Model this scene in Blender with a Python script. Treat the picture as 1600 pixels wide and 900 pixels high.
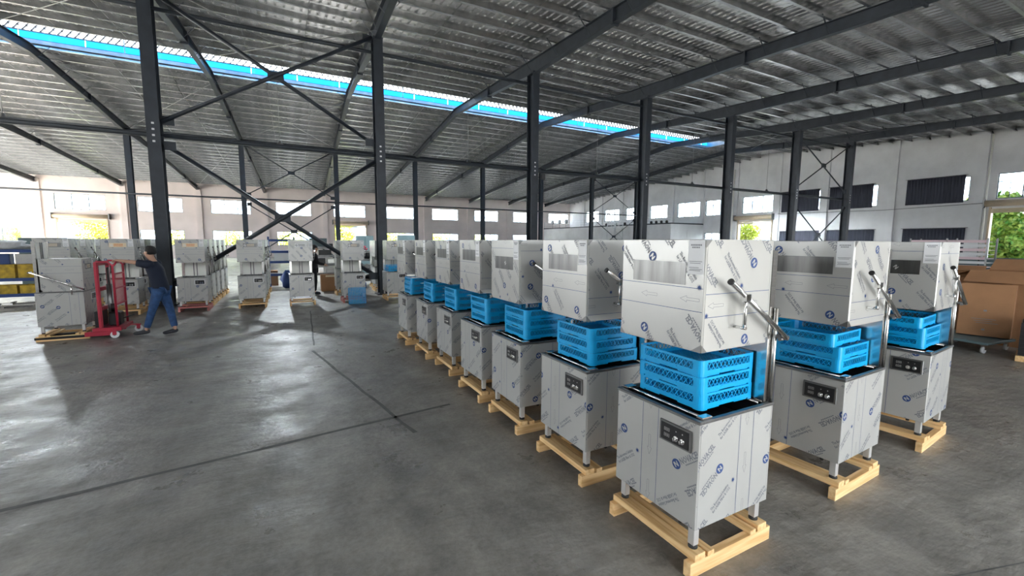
import bpy, bmesh, math, random
from mathutils import Vector, Matrix
S = bpy.context.scene
for o in list(bpy.data.objects): bpy.data.objects.remove(o)
COL = S.collection
PI = math.pi

# ------------------------------------------------------------------ camera
cam = bpy.data.cameras.new('camera'); co = bpy.data.objects.new('camera', cam); COL.objects.link(co)
cam.sensor_width = 36; cam.lens = 36*675.9/1600; cam.clip_start = .05; cam.clip_end = 600
H = 1.85
yaw, pitch, roll = .48428, -.10652, .00545
fwd = Vector((math.sin(yaw)*math.cos(pitch), math.cos(yaw)*math.cos(pitch), math.sin(pitch)))
right = Vector((math.cos(yaw), -math.sin(yaw), 0)); up = right.cross(fwd)
r2 = right*math.cos(roll)+up*math.sin(roll); u2 = -right*math.sin(roll)+up*math.cos(roll)
m = Matrix((r2, u2, -fwd)).transposed().to_4x4(); m.translation = Vector((0, 0, H))
co.matrix_world = m
S.camera = co

# ------------------------------------------------------------------ sky, sun, exposure
W = bpy.data.worlds.new('sky'); S.world = W; W.use_nodes = True
bg = W.node_tree.nodes['Background']; bg.inputs[0].default_value = (.90, .95, 1.0, 1); bg.inputs[1].default_value = 2.6
sun = bpy.data.lights.new('sun', 'SUN'); so = bpy.data.objects.new('sun', sun); COL.objects.link(so)
sun.energy = 26; sun.angle = .02; sun.color = (1, .95, .86)
so.rotation_euler = Vector((.78, .22, -.60)).to_track_quat('-Z', 'Y').to_euler()
S.view_settings.view_transform = 'Standard'; S.view_settings.look = 'None'
S.view_settings.exposure = 2.0; S.view_settings.gamma = 1; S.view_settings.use_curve_mapping = False
S.cycles.max_bounces = 8; S.cycles.diffuse_bounces = 5; S.cycles.glossy_bounces = 4
S.cycles.transmission_bounces = 6; S.cycles.transparent_max_bounces = 12
S.cycles.use_denoising = True; S.cycles.sample_clamp_indirect = 6
S.cycles.caustics_reflective = False; S.cycles.caustics_refractive = False
LAMP_W = 720

# ------------------------------------------------------------------ building dimensions (metres)
YN, Y2, YF = 15.5, 35.7, 55.6          # column rows and the far wall
XL, XR = -25.0, 39.2                   # side walls
YB = -4.5                              # wall behind the viewer
YRIDGE, ZRIDGE = 25.0, 9.9
def zroof(y): return ZRIDGE-(.0725*(y-YRIDGE) if y > YRIDGE else .07*(YRIDGE-y))
def fx(k, y): return -3.0+6.03*k+.035*(y-YN)        # frame k at depth y

# ------------------------------------------------------------------ materials
MATS = {}
def nodes(name):
    m = bpy.data.materials.new(name); m.use_nodes = True; nt = m.node_tree; MATS[name] = m
    return m, nt, nt.nodes['Principled BSDF']
def mat(name, c, rough=.5, metal=0., noise=None, bump=None, spec=.5, stretch=None):
    m, nt, b = nodes(name)
    b.inputs['Base Color'].default_value = (*c, 1); b.inputs['Roughness'].default_value = rough
    b.inputs['Metallic'].default_value = metal; b.inputs['Specular IOR Level'].default_value = spec
    if noise or bump:
        tc = nt.nodes.new('ShaderNodeTexCoord'); mp = nt.nodes.new('ShaderNodeMapping')
        nt.links.new(tc.outputs['Object'], mp.inputs[0])
        if stretch: mp.inputs['Scale'].default_value = stretch
    if noise:
        sc_, amt = noise
        n = nt.nodes.new('ShaderNodeTexNoise'); n.inputs['Scale'].default_value = sc_; n.inputs['Detail'].default_value = 6
        nt.links.new(mp.outputs[0], n.inputs['Vector'])
        r = nt.nodes.new('ShaderNodeValToRGB'); e = r.color_ramp.elements
        e[0].position = .3; e[1].position = .7
        e[0].color = (*[v*(1-amt) for v in c], 1); e[1].color = (*[min(1, v*(1+amt*.6)) for v in c], 1)
        nt.links.new(n.outputs['Fac'], r.inputs[0]); nt.links.new(r.outputs[0], b.inputs['Base Color'])
    if bump:
        sc_, st = bump
        n = nt.nodes.new('ShaderNodeTexNoise'); n.inputs['Scale'].default_value = sc_; n.inputs['Detail'].default_value = 4
        nt.links.new(mp.outputs[0], n.inputs['Vector'])
        bp = nt.nodes.new('ShaderNodeBump'); bp.inputs['Strength'].default_value = st; bp.inputs['Distance'].default_value = .02
        nt.links.new(n.outputs['Fac'], bp.inputs['Height']); nt.links.new(bp.outputs[0], b.inputs['Normal'])
    return m
film = mat('film_steel', (.52, .52, .50), .31, .24, noise=(1.5, .06), bump=(3, .03))
filmback = mat('film_white', (.88, .88, .82), .4, .05, noise=(2, .05))
steel = mat('brushed_steel', (.62, .61, .59), .22, 1., noise=(6, .1), stretch=(1, 1, 14))
steeldark = mat('dull_steel', (.22, .22, .22), .38, .9, noise=(8, .2))
legm = mat('satin_leg_steel', (.66, .65, .63), .38, .55)
stripm = mat('bare_hood_steel', (.15, .15, .148), .30, .9, noise=(5, .35), stretch=(3, 3, .4))  # upright streaks in the colour stand in for reflections of the hall
chrome = mat('chrome', (.75, .75, .74), .12, 1.)
black = mat('black_plastic', (.012, .012, .014), .35)
rubber = mat('black_rubber', (.02, .02, .02), .7)
blue = mat('blue_plastic', (.0, .38, .78), .34, noise=(5, .08))
tank = mat('dark_tank', (.02, .02, .022), .45, .5)
navy = mat('navy_print', (.03, .07, .22), .5)
greyp = mat('grey_print', (.20, .21, .24), .5)
white = mat('white_paper', (.82, .83, .84), .6)
inkm = mat('grey_ink', (.25, .26, .28), .6)
screen = mat('display_digits', (.5, .5, .48), .4)
orange = mat('orange_print', (.80, .30, .08), .5)
cream = mat('cream_sticker', (.85, .72, .52), .6)
frame = mat('dark_painted_steel', (.030, .038, .050), .48, .1, noise=(3, .25))
galv = mat('galvanised_steel', (.58, .59, .60), .38, .6, noise=(3, .2))
purlm = mat('purlin_steel', (.55, .56, .57), .27, .92, noise=(2, .25))
wallp = mat('wall_plaster_warm', (.92, .82, .79), .85, noise=(.5, .1), bump=(6, .2))
wallw = mat('wall_plaster_white', (.78, .78, .79), .85, noise=(.6, .14), bump=(9, .5))
winframe = mat('window_frame_paint', (.10, .14, .16), .5)
curtain = mat('curtain_cloth', (.06, .065, .09), .85, noise=(3, .25), stretch=(4, 4, .3))
shutter = mat('shutter_paint', (.62, .50, .36), .5, noise=(2, .1))
carton = mat('cardboard', (.42, .22, .11), .85, noise=(3, .12), bump=(20, .1))
cartonin = mat('cardboard_inside', (.30, .17, .09), .9)
red = mat('red_paint', (.46, .03, .06), .4, noise=(6, .15))
bluepaint = mat('blue_shelf_paint', (.02, .06, .22), .5)
yellow = mat('yellow_bin', (.55, .36, .02), .5, noise=(8, .4))
pinktray = mat('pinkish_tray', (.8, .62, .66), .5)
greencloth = mat('green_grey_board', (.10, .15, .16), .5)
skin = mat('skin', (.50, .29, .20), .5)
hair = mat('hair', (.012, .010, .010), .6, bump=(60, .6))
shirt = mat('navy_shirt', (.010, .016, .035), .85, bump=(12, .3))
jeans = mat('blue_jeans', (.03, .08, .20), .85, noise=(14, .35), bump=(14, .4))
blackcloth = mat('black_cloth', (.012, .012, .015), .9)
shoe = mat('dark_shoe', (.02, .022, .03), .6)
pink = mat('pink_cloth', (.75, .10, .16), .8)
greybag = mat('pale_bag', (.55, .56, .57), .8, noise=(8, .2))
bark = mat('bark', (.12, .08, .05), .9)
asphalt = mat('outdoor_ground', (.32, .32, .31), .9, noise=(.6, .15))
bwall = mat('pale_blue_building', (.42, .52, .62), .8)
bwin = mat('building_window', (.12, .17, .24), .3)

def wood_mat(name, c1, c2, st=(1.5, 22, 22)):
    m, nt, b = nodes(name)
    tc = nt.nodes.new('ShaderNodeTexCoord'); mp = nt.nodes.new('ShaderNodeMapping')
    mp.inputs['Scale'].default_value = st
    oi = nt.nodes.new('ShaderNodeObjectInfo'); ad = nt.nodes.new('ShaderNodeVectorMath')
    nt.links.new(tc.outputs['Object'], ad.inputs[0]); nt.links.new(oi.outputs['Location'], ad.inputs[1])
    nt.links.new(ad.outputs[0], mp.inputs[0])
    n = nt.nodes.new('ShaderNodeTexNoise'); n.inputs['Scale'].default_value = 1.6; n.inputs['Detail'].default_value = 5
    nt.links.new(mp.outputs[0], n.inputs['Vector'])
    r = nt.nodes.new('ShaderNodeValToRGB'); r.color_ramp.elements[0].color = (*c1, 1); r.color_ramp.elements[1].color = (*c2, 1)
    r.color_ramp.elements[0].position = .34; r.color_ramp.elements[1].position = .62
    nt.links.new(n.outputs['Fac'], r.inputs[0]); nt.links.new(r.outputs[0], b.inputs['Base Color'])
    b.inputs['Roughness'].default_value = .7
    return m
wood = wood_mat('pine_along_x', (.68, .40, .16), (.90, .63, .32))
woody = wood_mat('pine_along_y', (.68, .40, .16), (.90, .63, .32), (22, 1.5, 22))
woodpink = wood_mat('pink_stained_pine', (.45, .12, .12), (.62, .26, .22))

def floor_mat():
    m, nt, b = nodes('concrete_floor'); L = nt.links.new; N = nt.nodes.new
    tc = N('ShaderNodeTexCoord')
    def noise(scale, detail, stretch=(1, 1, 1), rough=.55):
        mp = N('ShaderNodeMapping'); mp.inputs['Scale'].default_value = stretch; L(tc.outputs['Object'], mp.inputs[0])
        n = N('ShaderNodeTexNoise'); n.inputs['Scale'].default_value = scale; n.inputs['Detail'].default_value = detail
        n.inputs['Roughness'].default_value = rough; L(mp.outputs[0], n.inputs['Vector']); return n.outputs['Fac']
    def ramp(f, a, b_, pa, pb):
        r = N('ShaderNodeValToRGB'); e = r.color_ramp.elements
        e[0].color = (*a, 1); e[1].color = (*b_, 1); e[0].position = pa; e[1].position = pb; L(f, r.inputs[0]); return r.outputs[0]
    def mix(kind, fac, a, b_):
        x = N('ShaderNodeMix'); x.data_type = 'RGBA'; x.blend_type = kind; x.inputs[0].default_value = fac
        L(a, x.inputs[6]); L(b_, x.inputs[7]); return x.outputs[2]
    c = ramp(noise(.35, 5), (.27, .252, .226), (.40, .382, .342), .3, .7)
    c = mix('MULTIPLY', .8, c, ramp(noise(2.2, 8, rough=.7), (.52, .52, .53), (1, 1, 1), .34, .6))
    c = mix('MULTIPLY', .6, c, ramp(noise(26, 6, rough=.7), (.66, .66, .66), (1, 1, 1), .35, .6))
    c = mix('MULTIPLY', .5, c, ramp(noise(1.1, 6, (3.5, .5, 1)), (.6, .6, .62), (1, 1, 1), .4, .62))
    L(c, b.inputs['Base Color'])
    r = N('ShaderNodeMapRange'); L(noise(1.8, 7, (1, 1, 1), .7), r.inputs[0])
    r.inputs[1].default_value = .35; r.inputs[2].default_value = .65; r.inputs[3].default_value = .24; r.inputs[4].default_value = .58
    L(r.outputs[0], b.inputs['Roughness'])
    bp = N('ShaderNodeBump'); bp.inputs['Strength'].default_value = .55; bp.inputs['Distance'].default_value = .03
    ad = N('ShaderNodeMath'); ad.operation = 'MULTIPLY_ADD'; L(noise(14, 5, rough=.65), ad.inputs[0]); ad.inputs[1].default_value = .25
    L(noise(3.2, 4, (1, 2.2, 1)), ad.inputs[2]); L(ad.outputs[0], bp.inputs['Height']); L(bp.outputs[0], b.inputs['Normal'])
    b.inputs['Specular IOR Level'].default_value = .45
    return m
floorm = floor_mat()

def foil_mat():
    m, nt, b = nodes('roof_foil'); L = nt.links.new; N = nt.nodes.new
    g = N('ShaderNodeNewGeometry')
    n = N('ShaderNodeTexNoise'); n.inputs['Scale'].default_value = .5; n.inputs['Detail'].default_value = 7; L(g.outputs['Position'], n.inputs['Vector'])
    r = N('ShaderNodeValToRGB'); e = r.color_ramp.elements; e[0].color = (.56, .56, .57, 1); e[1].color = (.84, .84, .83, 1)
    e[0].position = .35; e[1].position = .7; L(n.outputs['Fac'], r.inputs[0]); L(r.outputs[0], b.inputs['Base Color'])
    b.inputs['Metallic'].default_value = .84; b.inputs['Roughness'].default_value = .24
    n2 = N('ShaderNodeTexNoise'); n2.inputs['Scale'].default_value = 4; L(g.outputs['Position'], n2.inputs['Vector'])
    bp = N('ShaderNodeBump'); bp.inputs['Strength'].default_value = .25; bp.inputs['Distance'].default_value = .05
    L(n2.outputs['Fac'], bp.inputs['Height']); L(bp.outputs[0], b.inputs['Normal'])
    return m
foil = foil_mat()

def thin(name, c, kind):
    m = bpy.data.materials.new(name); m.use_nodes = True; nt = m.node_tree; MATS[name] = m
    out = nt.nodes['Material Output']; nt.nodes.remove(nt.nodes['Principled BSDF'])
    if kind == 'translucent':
        t = nt.nodes.new('ShaderNodeBsdfTranslucent'); t.inputs[0].default_value = (*c, 1)
    else:
        t = nt.nodes.new('ShaderNodeBsdfTransparent'); t.inputs[0].default_value = (*c, 1)
    g = nt.nodes.new('ShaderNodeBsdfGlossy'); g.inputs['Roughness'].default_value = .05
    x = nt.nodes.new('ShaderNodeMixShader'); x.inputs[0].default_value = .06
    nt.links.new(t.outputs[0], x.inputs[1]); nt.links.new(g.outputs[0], x.inputs[2]); nt.links.new(x.outputs[0], out.inputs[0])
    return m
glass = thin('window_glass', (.90, .95, 1), 'glass')
bluelight = thin('blue_rooflight_sheet', (.10, .50, .80), 'translucent')
palelight = thin('pale_rooflight_sheet', (.20, .34, .48), 'translucent')
def leaf(name, c1, c2):
    m, nt, b = nodes(name); g = nt.nodes.new('ShaderNodeNewGeometry'); n = nt.nodes.new('ShaderNodeTexNoise'); n.inputs['Scale'].default_value = 2.5
    nt.links.new(g.outputs['Position'], n.inputs['Vector']); r = nt.nodes.new('ShaderNodeValToRGB')
    r.color_ramp.elements[0].color = (*c1, 1); r.color_ramp.elements[1].color = (*c2, 1); r.color_ramp.elements[0].position = .35; r.color_ramp.elements[1].position = .65
    nt.links.new(n.outputs['Fac'], r.inputs[0]); nt.links.new(r.outputs[0], b.inputs['Base Color']); b.inputs['Roughness'].default_value = .6
    return m
leafm = leaf('leaves', (.08, .26, .03), (.42, .52, .10))
leafy = leaf('yellow_green_leaves', (.30, .42, .04), (.62, .66, .12))
def emit(name, c, s):
    m = bpy.data.materials.new(name); m.use_nodes = True; b = m.node_tree.nodes['Principled BSDF']
    b.inputs['Emission Color'].default_value = (*c, 1); b.inputs['Emission Strength'].default_value = s; return m
lampglow = emit('lamp_lens', (.85, .95, 1), 30)

# ------------------------------------------------------------------ mesh helpers
def box(bm, x0, x1, y0, y1, z0, z1, mi=0, bev=0):
    vs = [bm.verts.new(p) for p in ((x0, y0, z0), (x1, y0, z0), (x1, y1, z0), (x0, y1, z0), (x0, y0, z1), (x1, y0, z1), (x1, y1, z1), (x0, y1, z1))]
    fs = [bm.faces.new([vs[i] for i in q]) for q in ((0, 3, 2, 1), (4, 5, 6, 7), (0, 1, 5, 4), (1, 2, 6, 5), (2, 3, 7, 6), (3, 0, 4, 7))]
    for f in fs: f.material_index = mi
    if bev:
        es = list({e for f in fs for e in f.edges})
        r = bmesh.ops.bevel(bm, geom=es, offset=bev, segments=1, affect='EDGES')
        for f in r['faces']: f.material_index = mi
def bar(bm, a, b, w, h=None, mi=0, upv=(0, 0, 1)):
    """rectangular bar from a to b"""
    a = Vector(a); b = Vector(b); h = h or w; d = (b-a).normalized(); u = Vector(upv)
    if abs(d.dot(u)) > .95: u = Vector((1, 0, 0))
    s = d.cross(u).normalized(); t = s.cross(d)
    vs = []
    for p in (a, b):
        for i, j in ((-1, -1), (1, -1), (1, 1), (-1, 1)): vs.append(bm.verts.new(p+s*i*w/2+t*j*h/2))
    for q in ((3, 2, 1, 0), (4, 5, 6, 7), (0, 1, 5, 4), (1, 2, 6, 5), (2, 3, 7, 6), (3, 0, 4, 7)):
        f = bm.faces.new([vs[i] for i in q]); f.material_index = mi
def tube(bm, pts, r, n=10, mi=0, smooth=True):
    pts = [Vector(p) for p in pts]; rings = []
    rs = r if isinstance(r, (list, tuple)) else [r]*len(pts)
    prev = None
    for i, p in enumerate(pts):
        d = (pts[min(i+1, len(pts)-1)]-pts[max(i-1, 0)]).normalized()
        u = prev if prev is not None else (Vector((0, 0, 1)) if abs(d.z) < .9 else Vector((1, 0, 0)))
        s = d.cross(u).normalized(); t = s.cross(d).normalized(); prev = t
        rings.append([bm.verts.new(p+(s*math.cos(2*PI*k/n)+t*math.sin(2*PI*k/n))*rs[i]) for k in range(n)])
    for a, b in zip(rings, rings[1:]):
        for k in range(n):
            f = bm.faces.new((a[k], a[(k+1) % n], b[(k+1) % n], b[k])); f.smooth = smooth; f.material_index = mi
    for rg in (rings[0][::-1], rings[-1]):
        f = bm.faces.new(rg); f.material_index = mi
def BM(): return bmesh.new()
def tomesh(bm, name, mats):
    bmesh.ops.recalc_face_normals(bm, faces=bm.faces)
    me = bpy.data.meshes.new(name); bm.to_mesh(me); bm.free()
    for x in (mats if isinstance(mats, (list, tuple)) else [mats]): me.materials.append(x)
    return me
def link(name, me, parent=None, loc=None, rot=None):
    o = bpy.data.objects.new(name, me); COL.objects.link(o)
    if parent: o.parent = parent
    if loc: o.location = loc
    if rot: o.rotation_euler = rot
    return o
def obj(name, bm, mats, parent=None, loc=None, rot=None):
    return link(name, tomesh(bm, name, mats), parent, loc, rot)
def tag(o, label=None, cat=None, group=None, kind=None):
    if label: o['label'] = label
    if cat: o['category'] = cat
    if group: o['group'] = group
    if kind: o['kind'] = kind
    return o
def thing(name, label, cat, loc=(0, 0, 0), rz=0, group=None):
    o = bpy.data.objects.new(name, None); COL.objects.link(o); o.empty_display_size = .1
    o.location = loc; o.rotation_euler = (0, 0, rz); return tag(o, label, cat, group)
KIDS = {}
def freeze_kids(root):
    for o in [root]+list(root.children_recursive): KIDS[o.name] = list(o.children)
def clone(root, label, loc, rz=0, group=None):
    """copy of a thing with its parts and sub-parts"""
    def rec(o, parent):
        c = o.copy(); COL.objects.link(c); c.parent = parent
        for ch in KIDS[o.name]: rec(ch, c)
        return c
    c = rec(root, None); c.location = loc; c.rotation_euler = (0, 0, rz)
    c['label'] = label
    if group: c['group'] = group
    return c
def textmesh(s, size, align='LEFT', res=1, bold=False):
    cu = bpy.data.curves.new('t', 'FONT'); cu.body = s; cu.size = size; cu.align_x = align; cu.resolution_u = res
    if bold: cu.offset = size*.03
    o = bpy.data.objects.new('t', cu); COL.objects.link(o)
    me = bpy.data.meshes.new_from_object(o.evaluated_get(bpy.context.evaluated_depsgraph_get()))
    bpy.data.objects.remove(o); bpy.data.curves.remove(cu)
    return me
def stamp(bm, me, mtx, mi):
    n0 = len(bm.faces); nv = len(bm.verts); bm.from_mesh(me); bm.verts.ensure_lookup_table(); bm.faces.ensure_lookup_table()
    for v in bm.verts[nv:]: v.co = mtx @ v.co
    for f in bm.faces[n0:]: f.material_index = mi
bpy.context.view_layer.update()
T_NOV = textmesh('NOVACEL', .034, bold=True); T_SUB = None
T_R1 = textmesh('The Renowned Solution', .0185, bold=True); T_R2 = textmesh('for LASER Fiber & CO2', .0185, bold=True)
T_G = textmesh('G', .085, bold=True)

# ------------------------------------------------------------------ protective film print: one roll pattern, cut per panel
def roll(w, h, off, rot=0):
    """flat print mesh on a w x h panel centred at the origin in the XY plane; off shifts the roll under the cut, rot turns it"""
    bm = BM(); R_ = Matrix.Rotation(rot, 4, 'Z')
    def T(x, y, a=0, z=0): return R_ @ Matrix.Translation((x+off[0], y+off[1], z)) @ Matrix.Rotation(a, 4, 'Z')
    def poly(pts, mtx, mi):
        f = bm.faces.new([bm.verts.new(mtx @ Vector((*p, 0)) if len(p) == 2 else mtx @ Vector(p)) for p in pts]); f.material_index = mi
    A = math.radians(40); d = Vector((math.cos(A), math.sin(A))); nrm = Vector((-d.y, d.x))
    def near(c): return (R_ @ Vector((c.x+off[0], c.y+off[1], 0))).length < max(w, h)*.72+.1
    # pairs of long ruled lines with an arrow between them
    for i in range(-3, 4):
        cx = i*.80
        for dx in (-.062, .062):
            poly(((cx+dx-.0014, -1.6), (cx+dx+.0014, -1.6), (cx+dx+.0014, 1.6), (cx+dx-.0014, 1.6)), T(0, 0), 0)
        for j in range(-6, 7):
            c = Vector((cx, j*.29))
            if not near(c): continue
            M_ = T(c.x, c.y) @ Matrix.Scale(1.25, 4)
            o_ = [(-.006, .05), (.006, .05), (.006, -.015), (.014, -.015), (0, -.05), (-.014, -.015), (-.006, -.015)]
            for p, q in zip(o_, o_[1:]+o_[:1]):
                p = Vector(p); q = Vector(q); e = (q-p).normalized(); k = Vector((-e.y, e.x))*.0007
                poly((p-k, q-k, q+k, p+k), M_, 1)
    for i in range(-9, 10):
        flip = i % 3 == 1
        for j in range(-5, 6):
            c = nrm*(i*.155)+d*(j*.60+(i % 4)*.15)
            for kk, sh in ((0, 0), (1, .29)):
                cc = c+d*sh
                if not near(cc): continue
                u = (cc.x+.4) % .8-.4
                if abs(u) < .05: continue
                a = A+(PI if flip else 0); M_ = T(cc.x, cc.y, a) @ Matrix.Scale(1.42, 4)
                if (kk+i) % 2 == 0:
                    circ = [(.021*math.cos(t*PI/9), .021*math.sin(t*PI/9)) for t in range(18)]
                    poly(circ, M_, 0)
                    z = .0004
                    poly([(-.010, -.011, z), (-.006, -.011, z), (-.0045, .003, z), (.006, -.012, z), (.011, -.010, z), (.009, .011, z), (.005, .011, z), (.004, -.002, z), (-.006, .012, z), (-.012, .009, z)], M_, 2)
                    stamp(bm, T_NOV, M_ @ Matrix.Translation((.024, -.010, 0)) @ Matrix.Scale(.72, 4, (1, 0, 0)), 1)
                    [poly(((.045+.009*q, -.020), (.052+.009*q, -.020), (.052+.009*q, -.015), (.045+.009*q, -.015)), M_, 1) for q in range(8)]
                else:
                    stamp(bm, T_R1, M_ @ Matrix.Translation((-.03, .004, 0)) @ Matrix.Scale(.70, 4, (1, 0, 0)), 1)
                    stamp(bm, T_R2, M_ @ Matrix.Translation((-.03, -.015, 0)) @ Matrix.Scale(.70, 4, (1, 0, 0)), 1)
                    st = []
                    for t in range(24):
                        rr = .013 if t % 2 == 0 else .005
                        st.append((.128+rr*math.cos(t*PI/12), rr*math.sin(t*PI/12)))
                    poly(st, M_, 0)
    for cop, no in (((w/2-.004, 0, 0), (1, 0, 0)), ((-w/2+.004, 0, 0), (-1, 0, 0)), ((0, h/2-.004, 0), (0, 1, 0)), ((0, -h/2+.004, 0), (0, -1, 0))):
        bmesh.ops.bisect_plane(bm, geom=bm.verts[:]+bm.edges[:]+bm.faces[:], plane_co=cop, plane_no=no, clear_outer=True)
    me = bpy.data.meshes.new('film_print'); bm.to_mesh(me); bm.free()
    for x in (navy, greyp, film): me.materials.append(x)
    return me

# ------------------------------------------------------------------ SETTING: floor, walls, windows, doors, roof
def struct(name, bm, mats, parent=None):
    o = obj(name, bm, mats, parent)
    if not parent: o['kind'] = 'structure'
    return o
bm = BM(); box(bm, XL-.3, XR+.3, YB-.3, YF+.3, -.2, 0); floor = struct('floor', bm, floorm)
bm = BM(); box(bm, -120, 150, -60, YB-.3, -.25, -.03); box(bm, -120, 150, YF+.3, 160, -.25, -.03)
box(bm, XR+.3, 150, YB-.3, YF+.3, -.25, -.03); box(bm, -120, XL-.3, YB-.3, YF+.3, -.25, -.03)
ground = struct('ground', bm, asphalt)
jm = mat('joint_filler', (.11, .108, .105), .7, noise=(5, .4))
for a, b, w_ in (((.35, 7.9), (1.05, 4.0), .05), ((-3.1, 3.9), (1.6, 4.55), .06), ((2.1, 1.15), (4.2, .55), .012), ((-3.2, 7.2), (-1.9, 4.2), .04), ((.55, 12.5), (.40, 8.3), .03)):
    bm = BM(); a = Vector((*a, 0)); b = Vector((*b, 0)); n = 14; rnd = random.Random(int(w_*1e4))
    d = (b-a); s = Vector((-d.y, d.x, 0)).normalized(); prev = None
    for i in range(n+1):
        p = a+d*i/n+s*rnd.uniform(-.008, .008)*(w_ > .02); ww = w_*rnd.uniform(.35, .5)
        cur = [bm.verts.new(p+s*ww+Vector((0, 0, .0015))), bm.verts.new(p-s*ww+Vector((0, 0, .0015)))]
        if prev: bm.faces.new((prev[0], prev[1], cur[1], cur[0]))
        prev = cur
    obj('joint_line', bm, jm, floor)

def wall(name, axis, pos, thick, lo, hi, holes, material, roofed=None):
    """wall along axis ('x' or 'y') at pos; holes = (a0, a1, z0, z1)"""
    A = sorted({lo, hi, *[v for h in holes for v in h[:2]], *([YRIDGE] if axis == 'y' else [])})
    A = [a for a in A if lo <= a <= hi]
    Z = sorted({0, *[v for h in holes for v in h[2:]], 7.0})
    bm = BM()
    for a0, a1 in zip(A, A[1:]):
        ca = (a0+a1)/2; run = None
        cells = []
        for z0, z1 in zip(Z, Z[1:]):
            cz = (z0+z1)/2
            solid = not any(h[0] < ca < h[1] and h[2] < cz < h[3] for h in holes)
            if solid and cells and cells[-1][1] == z0: cells[-1][1] = z1
            elif solid: cells.append([z0, z1])
        for z0, z1 in cells:
            t0 = t1 = z1
            if z1 == 7.0:
                t0, t1 = (zroof(a0), zroof(a1)) if axis == 'y' else (zroof(pos), zroof(pos))
            if axis == 'x': P = [(a0, pos, z0), (a1, pos, z0), (a1, pos, t1), (a0, pos, t0)]; off = Vector((0, thick, 0))
            else: P = [(pos, a0, z0), (pos, a1, z0), (pos, a1, t1), (pos, a0, t0)]; off = Vector((thick, 0, 0))
            va = [bm.verts.new(p) for p in P]; vb = [bm.verts.new(Vector(p)+off) for p in P]
            bm.faces.new(va[::-1]); bm.faces.new(vb)
            for i in range(4): bm.faces.new((va[i], va[(i+1) % 4], vb[(i+1) % 4], vb[i]))
    bmesh.ops.remove_doubles(bm, verts=bm.verts, dist=1e-4)
    return struct(name, bm, material)
# far wall
far_up = [(-18.6+6*k, -15.0+6*k, 4.65, 6.1) for k in range(-2, 10)]
far_door = [k for k in (0, 4)]
far_low = [(-18.6+6*k, -15.0+6*k, 1.3, 2.85) for k in range(-2, 10) if k not in far_door]
far_doors = [(-18.5+6*k, -15.0+6*k, 0, 3.7) for k in far_door]
wf = wall('wall_far', 'x', YF, .3, XL, XR, far_up+far_low+far_doors, wallp)
# right gable wall
ru = [(6.9, 10.2), (11.4, 14.5), (16.3, 19.4), (20.2, 23.2), (24.1, 27.1), (28.6, 31.2), (31.9, 34.9), (36.3, 39.0), (40.3, 43.2), (44.4, 47.4), (48.6, 51.6), (1.5, 4.8)]
right_up = [(a, b, 4.65, 6.2) for a, b in ru]
right_low = [(a, b, 1.3, 2.85) for a, b in ru if a not in (6.9, 24.1)]
right_doors = [(6.0, 10.3, 0, 4.05), (24.1, 27.3, 0, 3.9)]
wr = wall('wall_right', 'y', XR, .3, YB, YF, right_up+right_low+right_doors, wallw)
wl = wall('wall_left', 'y', XL-.3, .3, YB, YF, [(1, 5.5, 0, 3.6), (9.5, 14, 0, 3.8)]+[(-1+9.5*k, 7.0+9.5*k, 0, 5.3) for k in range(2, 6)]+[(-3+6*k, 1+6*k, 5.6, 6.9) for k in range(0, 9)], wallw)
near_open = [(.8, 7.2, 0, 2.8)]
wn = wall('wall_near', 'x', YB-.3, .3, XL, XR, near_open+[(-24+6.03*k, -20.5+6.03*k, 5.2, 6.8) for k in range(0, 10)], wallw)
for k in range(-3, 7):
    x = fx(k, YF); bm = BM(); box(bm, x-.25, x+.25, YF-.16, YF, 0, zroof(YF)-.35); obj('pilaster', bm, wallp, wf)
for y in (10.9, 15.4, 19.8, 23.65, 27.75, 31.55, 35.5, 39.6, 43.8, 47.9, 52.0, 5.4):
    bm = BM(); box(bm, XR-.16, XR, y-.22, y+.22, 0, zroof(y)-.1); obj('pilaster', bm, wallw, wr)
for x in (XL, XR):
    for nm, w_, in (('baseboard', 0),): pass

nwin = 0
def window(axis, pos, a0, a1, z0, z1, parts=3):
    """frame with mullions and one glass pane per light; the transom sits a third down"""
    global nwin; nwin += 1
    def P(a, d, z): return (a, pos+d, z) if axis == 'x' else (pos+d, a, z)
    def bx(bm, a_, b_, d0, d1, z_, zz):
        p = P(a_, d0, z_); q = P(b_, d1, zz)
        box(bm, min(p[0], q[0]), max(p[0], q[0]), min(p[1], q[1]), max(p[1], q[1]), z_, zz)
    bm = BM(); t = .05
    bx(bm, a0, a1, .06, .12, z0, z0+t); bx(bm, a0, a1, .06, .12, z1-t, z1); bx(bm, a0, a0+t, .06, .12, z0+t, z1-t); bx(bm, a1-t, a1, .06, .12, z0+t, z1-t)
    root = obj('window_%d' % nwin, bm, winframe); root['kind'] = 'structure'
    w_ = (a1-a0)/parts; zt = z1-(z1-z0)*.32
    for i in range(1, parts):
        bm = BM(); bx(bm, a0+w_*i-.03, a0+w_*i+.03, .055, .115, z0+t, z1-t); obj('mullion', bm, winframe, root)
    bm = BM(); bx(bm, a0+t, a1-t, .065, .11, zt-.02, zt+.02); obj('transom', bm, winframe, root)
    for i in range(parts):
        bm = BM(); c = a0+w_*(i+.5); bx(bm, c-.018, c+.018, .07, .105, z0+t, zt-.02); obj('glazing_bar', bm, winframe, root)
        bm = BM(); p = P(a0+w_*i, .088, z0); q = P(a0+w_*(i+1), .088, z1)
        bm.faces.new([bm.verts.new(v) for v in ((p[0], p[1], z0), (q[0], q[1], z0), (q[0], q[1], z1), (p[0], p[1], z1))]); obj('pane', bm, glass, root)
    return root
for h in far_up+far_low: window('x', YF, *h)
for h in right_up+right_low: window('y', XR, *h)

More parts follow.
